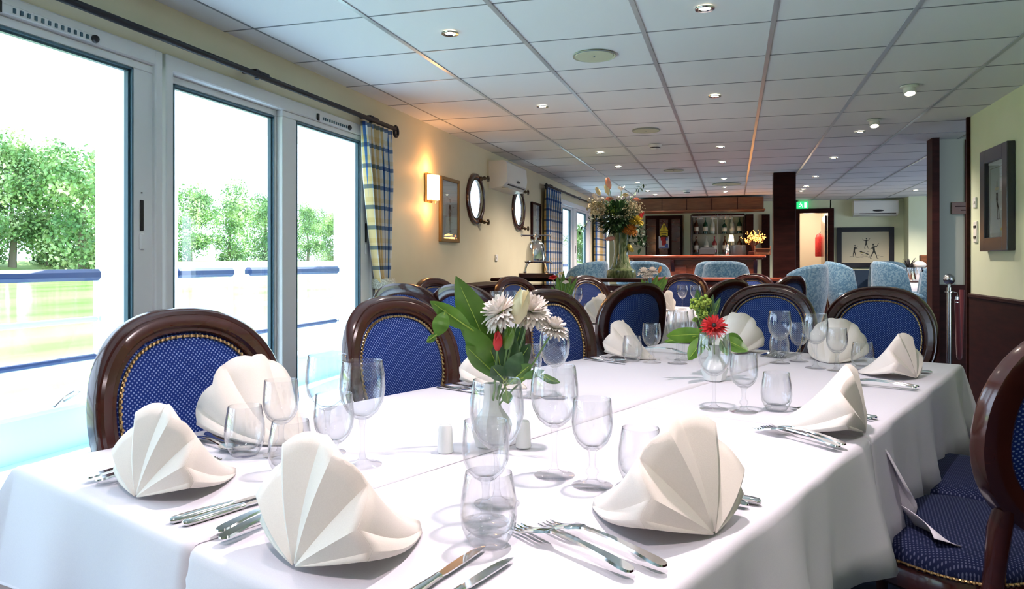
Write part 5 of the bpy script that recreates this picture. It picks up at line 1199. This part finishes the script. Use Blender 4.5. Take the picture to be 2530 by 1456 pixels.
# doorway at the back, open door, exit sign, fire extinguisher
x0, x1 = at(1903, 560, 13.9).x, at(2035, 560, 13.9).x
t = thing('door_4', 'x', None, ((DX0+DX1)/2, YB-.02, 0)); del t['label']; t['kind'] = 'structure'
b = MB()
for sx in (-1, 1): b.box((sx*.29, 0, 1.03), (.10, .10, 2.06), bev=.008)
b.box((0, 0, 2.08), (.68, .10, .08), bev=.008); b.build('frame', 'wood_dark', t)
b = MB(); b.box((.215, .36, 1.0), (.04, .62, 1.99), bev=.004); lf = b.build('open_door', 'wood', t); b = MB(); b.sphere((.18, .12, 1.02), .022); b.build('handle', 'brass', lf)
b = MB(); b.box((.4, YB-.03, 1.0), (.7, .05, 2.06)); o = b.build('door_5', 'wood_dark', loc=(.50, 0, 0)); o['kind'] = 'structure'; o.scale = (.2, 1, 1)
M['exit'] = mat('lit_green_exit_sign', (.02, .4, .12), .5, emit=(.02, .55, .16), estr=1.2); M['exit_w'] = mat('lit_white_pictogram', (.9, 1, .9), .5, emit=(.6, 1, .7), estr=2)
ex = at(1977, 501, 14.0)
b = MB(); b.box((0, 0, 0), (.20, .03, .13), 0, bev=.003)
b.sphere((-.03, -.018, .035), .010, mi=1, sz=(1, .3, 1)); b.tube([(-.03, -.017, .024), (-.02, -.017, -.005), (.005, -.017, -.018), (.0, -.017, -.04)], .006, 6, 1); b.tube([(-.02, -.017, -.005), (-.04, -.017, -.025), (-.06, -.017, -.03)], .006, 6, 1); b.tube([(-.05, -.017, .01), (-.03, -.017, .018), (-.005, -.017, .005)], .005, 6, 1); b.box((.055, -.017, -.0), (.045, .003, .09), 1)
tag(b.build('exit_sign', ['exit', 'exit_w'], loc=(ex.x, YB-.08, 2.185)), 'small green lit exit sign with a running figure above the doorway', 'sign')
b = MB(); b.lathe([(.0003, 0), (.07, 0), (.075, .02), (.075, .36), (.05, .42), (.02, .45), (.0003, .45)], 18); b.tube([(0, 0, .44), (.03, 0, .48), (.08, 0, .46), (.09, 0, .3)], .01, 6, 1)
tag(b.build('fire_extinguisher', ['petal_red', 'black'], loc=(1.60, 15.5, 1.25)), 'red fire extinguisher hanging inside the open doorway', 'extinguisher')
l = bpy.data.lights.new('hall_fill', 'POINT'); l.energy = 18; l.color = (1, .8, .6); l.shadow_soft_size = .1; o = bpy.data.objects.new('hall_fill', l); S.collection.objects.link(o); o.location = (1.4, 15.4, 2.0)  # fill light without a fitting, added to brighten the hallway

# ================================================================== ARMCHAIRS (front = -Y)
def armchair_meshes():
    P = {}
    def shell(z0, z1, rx, ry, th, wing):
        g = MB(); n = 26; m = 10
        def f(u, v, out):
            a = PI*(-.12+1.24*u); hgt = z0+(z1-z0)*v; topf = 1-.16*abs(2*u-1)**3
            r = (rx+(th if out else 0), ry+(th if out else 0)); bul = th*.6*math.sin(PI*v)
            z = z0+(z1-z0)*topf*v if True else hgt
            return Vector((math.cos(a)*(r[0]+(bul if out else -bul)), math.sin(a)*(r[1]+(bul if out else -bul))*.9+(z-z0)*.14, z))
        for out in (0, 1): g.grid(lambda u, v: f(u, v, out), n, m, flip=not out)
        def cap(u, v): p = f(u, 1, 0).lerp(f(u, 1, 1), v); return p+Vector((0, 0, th*.5*math.sin(PI*v)))
        g.grid(cap, n, 6)
        for uu in (0, 1):
            def ed(u, v, uu=uu): p = f(uu, v, 0).lerp(f(uu, v, 1), u); return p+Vector((0, -th*.4*math.sin(PI*u), 0))
            g.grid(ed, 5, m, flip=not uu)
        return g
    P['back'] = shell(.40, 1.12, .215, .24, .075, 1).mesh('back', 'damask', 70)
    g = MB(); g.box((0, -.03, .36), (.48, .54, .18), bev=.04); g.box((0, -.06, .47), (.42, .52, .10), bev=.04); P['seat'] = g.mesh('seat', 'damask', 60)
    P['arms'] = []
    for sx in (-1, 1): g = MB(); g.tube([(sx*.27, .18, .62), (sx*.28, -.05, .66), (sx*.28, -.24, .65), (sx*.28, -.29, .62)], [.05, .055, .06, .045], 12); g.box((sx*.275, -.05, .45), (.09, .46, .36), bev=.03); P['arms'].append(g.mesh('arm', 'damask', 60))
    P['legs'] = []
    for sx in (-1, 1):
        for sy in (-1, 1): g = MB(); g.tube([(sx*.20, sy*.22-.02, .28), (sx*.21, sy*.24-.02, 0)], [.025, .015], 8); P['legs'].append(g.mesh('leg', 'wood'))
    return P
AP = armchair_meshes()
def armchair(px, d, face, label, sc=1.0):
    p = at(px, 700, d); t = thing('armchair', label, 'armchair', (p.x, p.y, 0), math.radians(180-face), 'slate blue damask armchairs'); t.scale = (sc, sc, sc)
    for k in ('back', 'seat'): o = bpy.data.objects.new(k, AP[k]); S.collection.objects.link(o); o.parent = t
    for k in ('arms', 'legs'):
        for me in AP[k]: o = bpy.data.objects.new(k[:-1], me); S.collection.objects.link(o); o.parent = t
    return t
armchair(1432, 9.7, -70, 'blue damask armchair in front of the far patio window, behind the silver press')
armchair(1612, 10.9, 20, 'blue damask armchair right of the tall vase, nearer one of that pair')
armchair(1580, 11.7, 20, 'blue damask armchair mostly hidden behind the foot of the tall vase')
armchair(1797, 10.0, 10, 'blue damask armchair centred below the bar, nearer one of the overlapping pair')
armchair(1770, 10.7, 0, 'blue damask armchair centred below the bar, farther one peeping out left')
armchair(1962, 8.75, -70, 'blue damask armchair in front of the foot of the square pillar', .97)
armchair(2100, 11.9, 92, 'blue damask armchair in profile facing right, left of the flute table')
armchair(2200, 12.6, 175, 'blue damask armchair behind the flute table, facing the camera')
armchair(2222, 11.2, 84, 'pale-edged blue armchair in front of the flute table')
armchair(2283, 10.6, -80, 'blue damask armchair cut off by the dark partition post')
# flute table
fp = at(2245, 700, 11.6)
t = thing('buffet_table', 'round table under a white cloth holding rows of champagne flutes', 'table', (fp.x, fp.y, 0))
b = MB(); b.lathe([(.0003, .84), (.50, .84), (.50, .855), (.0003, .855)], 32); b.build('tabletop', 'wood_dark', t); b = MB(); b.cyl((0, 0, 0), .04, .84); b.cyl((0, 0, 0), .25, .03); b.build('leg', 'wood_dark', t)
g = MB()
def drape(u, v):
    a = 2*PI*u; 
    if v < .4: r = .51*v/.4; return (math.cos(a)*r, math.sin(a)*r, .858)
    k = (v-.4)/.6; r = .512+.05*k*(1+.8*math.sin(a*9)); return (math.cos(a)*r, math.sin(a)*r, .858-.7*k)
g.grid(drape, 96, 14); o = g.build('tablecloth', 'linen', loc=(fp.x, fp.y, 0), angle=80); tag(o, 'white cloth draped over the round flute table', 'tablecloth')
b = MB(); b.lathe([(.0003, 0), (.028, 0), (.028, .002), (.005, .006), (.0045, .08), (.012, .095), (.021, .13), (.020, .20), (.019, .20), (.010, .10), (.0003, .09)], 12); fm_ = b.mesh('champagne_flute', 'glass')
k = 0
for i in range(8):
    for j in range(3):
        o = bpy.data.objects.new('champagne_flute', fm_); S.collection.objects.link(o); p_ = at(2216+i*8.0, 700, 11.35+j*.12); o.location = (p_.x, p_.y, .859); k += 1
        tag(o, 'champagne flute in the %s row, %s from the left' % (('front', 'middle', 'back')[j], ('first', 'second', 'third', 'fourth', 'fifth', 'sixth', 'seventh', 'eighth')[i]), 'champagne flute', 'champagne flutes on the round table')
M['champagne_bucket'] = M['silver']
p_ = at(2272, 640, 11.9); t = thing('champagne_bucket', 'silver bucket with a white cloth at the back of the flute table', 'bucket', (p_.x, p_.y, .859)); b = MB(); b.lathe([(.0003, 0), (.07, 0), (.10, .2), (.097, .2), (.0003, .02)], 20); b.build('body', 'silver', t); b = MB(); b.sphere((0, 0, .24), .10, sz=(1, .8, .6)); b.build('cloth', 'napkin', t)
p_ = at(2250, 640, 11.95); b = MB(); R = random.Random(3); b.lathe([(.0003, 0), (.05, 0), (.03, .12), (.0003, .12)], 12)
for i in range(40): a = R.uniform(0, 6.3); leaf(b, (0, 0, .1), (math.cos(a)*.12, math.sin(a)*.1, R.uniform(.15, .36)), .02, 1, .2, .2, n=4)
tag(b.build('dried_posy', ['wood_brown', 'black'], loc=(p_.x-.02, p_.y, .859)), 'dark dried posy in a brown pot at the back of the flute table', 'plant')
p_ = at(2290, 645, 12.0); b = MB(); b.box((0, 0, .20), (.2, .12, .40), bev=.01); tag(b.build('wooden_box', 'wood_brown', loc=(p_.x, p_.y, .859-.0)), 'reddish brown wooden box at the right of the flute table', 'box')
# ================================================================== CEILING FITTINGS
tr = MB(); tr.lathe([(.026, -.002), (.030, -.006), (.042, -.007), (.044, -.003), (.044, .0), (.026, .0)], 28, close=True); trm = tr.mesh('trim_ring', 'steel')
bl = MB(); bl.lathe([(.0003, -.003), (.018, -.0035), (.026, -.002), (.026, -.001), (.0003, -.001)], 20); blm = bl.mesh('bulb', 'lamp')
NX = {-1.32: 'window side row', -.12: 'middle row', 1.05: 'right-hand row'}; 
def downlight(x, y, label, w=22, size=.03, angle=140, spot=True, col=(1, .84, .74)):
    t = thing('downlight', label, 'ceiling light', (x, y, CEIL-.0055), 0, 'recessed ceiling downlights')
    for n_, me in (('trim_ring', trm), ('bulb', blm)): o = bpy.data.objects.new(n_, me); S.collection.objects.link(o); o.parent = t
    if spot:
        l = bpy.data.lights.new('downlight_beam', 'SPOT'); l.energy = w; l.spot_size = math.radians(angle); l.spot_blend = .6; l.color = col; l.shadow_soft_size = size
        o = bpy.data.objects.new('downlight_beam', l); S.collection.objects.link(o); o.location = (x, y, CEIL-.03)
    return t
DL = [(-.12, 3.39, 'first and largest downlight in the middle row at the top edge'), (-1.33, 3.40, 'first downlight of the window side row, at the top of the bluish ceiling'), (-1.32, 5.2, 'second downlight of the window side row'), (-.12, 5.2, 'second downlight of the middle row'),
    (1.05, 7.0, 'small downlight just left of the farther swivel spot'), (-.12, 7.54, 'third downlight of the middle row'), (-1.31, 7.57, 'third downlight of the window side row'), (1.04, 8.67, 'right-hand row downlight above the pillar'), (-.12, 8.7, 'fourth downlight of the middle row'), (-1.30, 8.75, 'fourth downlight of the window side row'),
    (-1.3, 10.6, 'downlight above the big arrangement, left of it'), (-1.3, 11.9, 'downlight just right of the big arrangement'), (-1.25, 12.6, 'last downlight of the window side row before the canopy'), (-.12, 10.45, 'middle row downlight before the oval ceiling grille'), (-.12, 11.65, 'middle row downlight second from the canopy'), (-.12, 12.45, 'middle row downlight nearest the canopy'),
    (1.04, 10.5, 'right-hand row downlight just right of the pillar top'), (1.04, 11.8, 'downlight high in the cluster right of the pillar'), (1.04, 12.3, 'downlight in the middle of the cluster right of the pillar'), (1.04, 12.65, 'lowest downlight of the cluster right of the pillar'), (2.75, 13.0, 'lone downlight over the flute table, farther one'), (2.55, 11.2, 'downlight beside the partition post'), (2.6, 9.3, 'downlight behind the partition post')]
for x, y, lb in DL: downlight(x, y, lb, (4 if y < 4 else 16) if y < 6 else (66 if x < 2 else 120))
# the row continues over and behind the camera
downlight(1.05, 1.60, 'downlight above the right-hand chairs, out of the photographed view', 15, .035, 125, col=(1, .83, .87))
downlight(-.12, 1.60, 'downlight above the main table, out of the photographed view', 66, .03, 120, col=(1, .83, .87))
downlight(-1.32, 1.60, 'downlight above the nearest chair, out of the photographed view', 20, col=(1, .83, .85))
downlight(-.12, -.2, 'downlight behind the camera', 65, .05, 130, col=(1, .83, .87)); downlight(1.05, -.2, 'downlight behind the camera at the right', 8, .05, 130, col=(1, .83, .87))
for x, y, lb in ((1.08, 5.27, 'white swivel spotlight hanging from the ceiling left of the right-hand wall, nearer one'), (1.07, 6.45, 'white swivel spotlight hanging from the ceiling, farther one')):
    t = thing('swivel_spotlight', lb, 'ceiling light', (x, y, CEIL-.0055)); b = MB(); b.lathe([(.0003, 0), (.055, 0), (.055, -.008), (.045, -.012), (.0003, -.012)], 28); b.build('rim', 'plastic', t)
    X = Matrix.Translation((0, 0, -.012)) @ Matrix.Rotation(-.35, 4, 'X'); b = MB(); b.lathe([(.036, .01), (.038, -.04), (.030, -.042), (.028, -.02)], 28, X=X); b.build('cup', 'plastic', t); b = MB(); b.lathe([(.0003, -.037), (.029, -.037), (.029, -.036), (.0003, -.036)], 20, X=X); b.build('bulb', 'lamp', t)
    l = bpy.data.lights.new('spot_beam', 'SPOT'); l.energy = 10; l.spot_size = 1.6; l.color = (1, .82, .6); l.shadow_soft_size = .03; o = bpy.data.objects.new('spot_beam', l); S.collection.objects.link(o); o.location = (x, y-.03, CEIL-.08)
M['speaker_cream'] = mat('yellowed_speaker_grille', (.56, .58, .42), .6)
for x, y, r, lb in ((-.725, 4.0, .115, 'round cream ceiling speaker nearest the camera'), (-.714, 6.4, .115, 'round cream ceiling speaker before the smoke detector'), (-.70, 9.3, .12, 'faint round ceiling speaker far down the room'), (-.09, 11.15, .20, 'wide round ceiling vent before the bar canopy')):
    t = thing('ceiling_speaker', lb, 'speaker', (x, y, CEIL-.0055)); b = MB(); b.lathe([(.0003, -.004), (r*.9, -.005), (r*.92, -.002), (r, -.006), (r*1.02, 0), (.0003, 0)], 40); b.build('grille', 'speaker_cream', t)
    b = MB(); b.lathe([(r, -.0062), (r*1.012, -.0062), (r*1.012, -.001), (r, -.001)], 40, close=True); b.sphere((0, 0, -.005), .005); b.build('rim_line', 'tjoint', t)
for x, y, lb in ((-.716, 7.2, 'white domed smoke detector right of the second ceiling speaker'), (-.70, 12.0, 'far smoke detector close to the bar canopy')):
    t = thing('smoke_detector', lb, 'smoke detector', (x, y, CEIL-.0055)); b = MB(); b.lathe([(.0003, -.05), (.035, -.05), (.045, -.04), (.048, -.025), (.06, -.02), (.062, 0), (.0003, 0)], 28); b.build('housing', 'plastic', t); b = MB(); b.lathe([(.049, -.036), (.049, -.028)], 28); b.build('vent_slot', 'black', t, solid=.002)
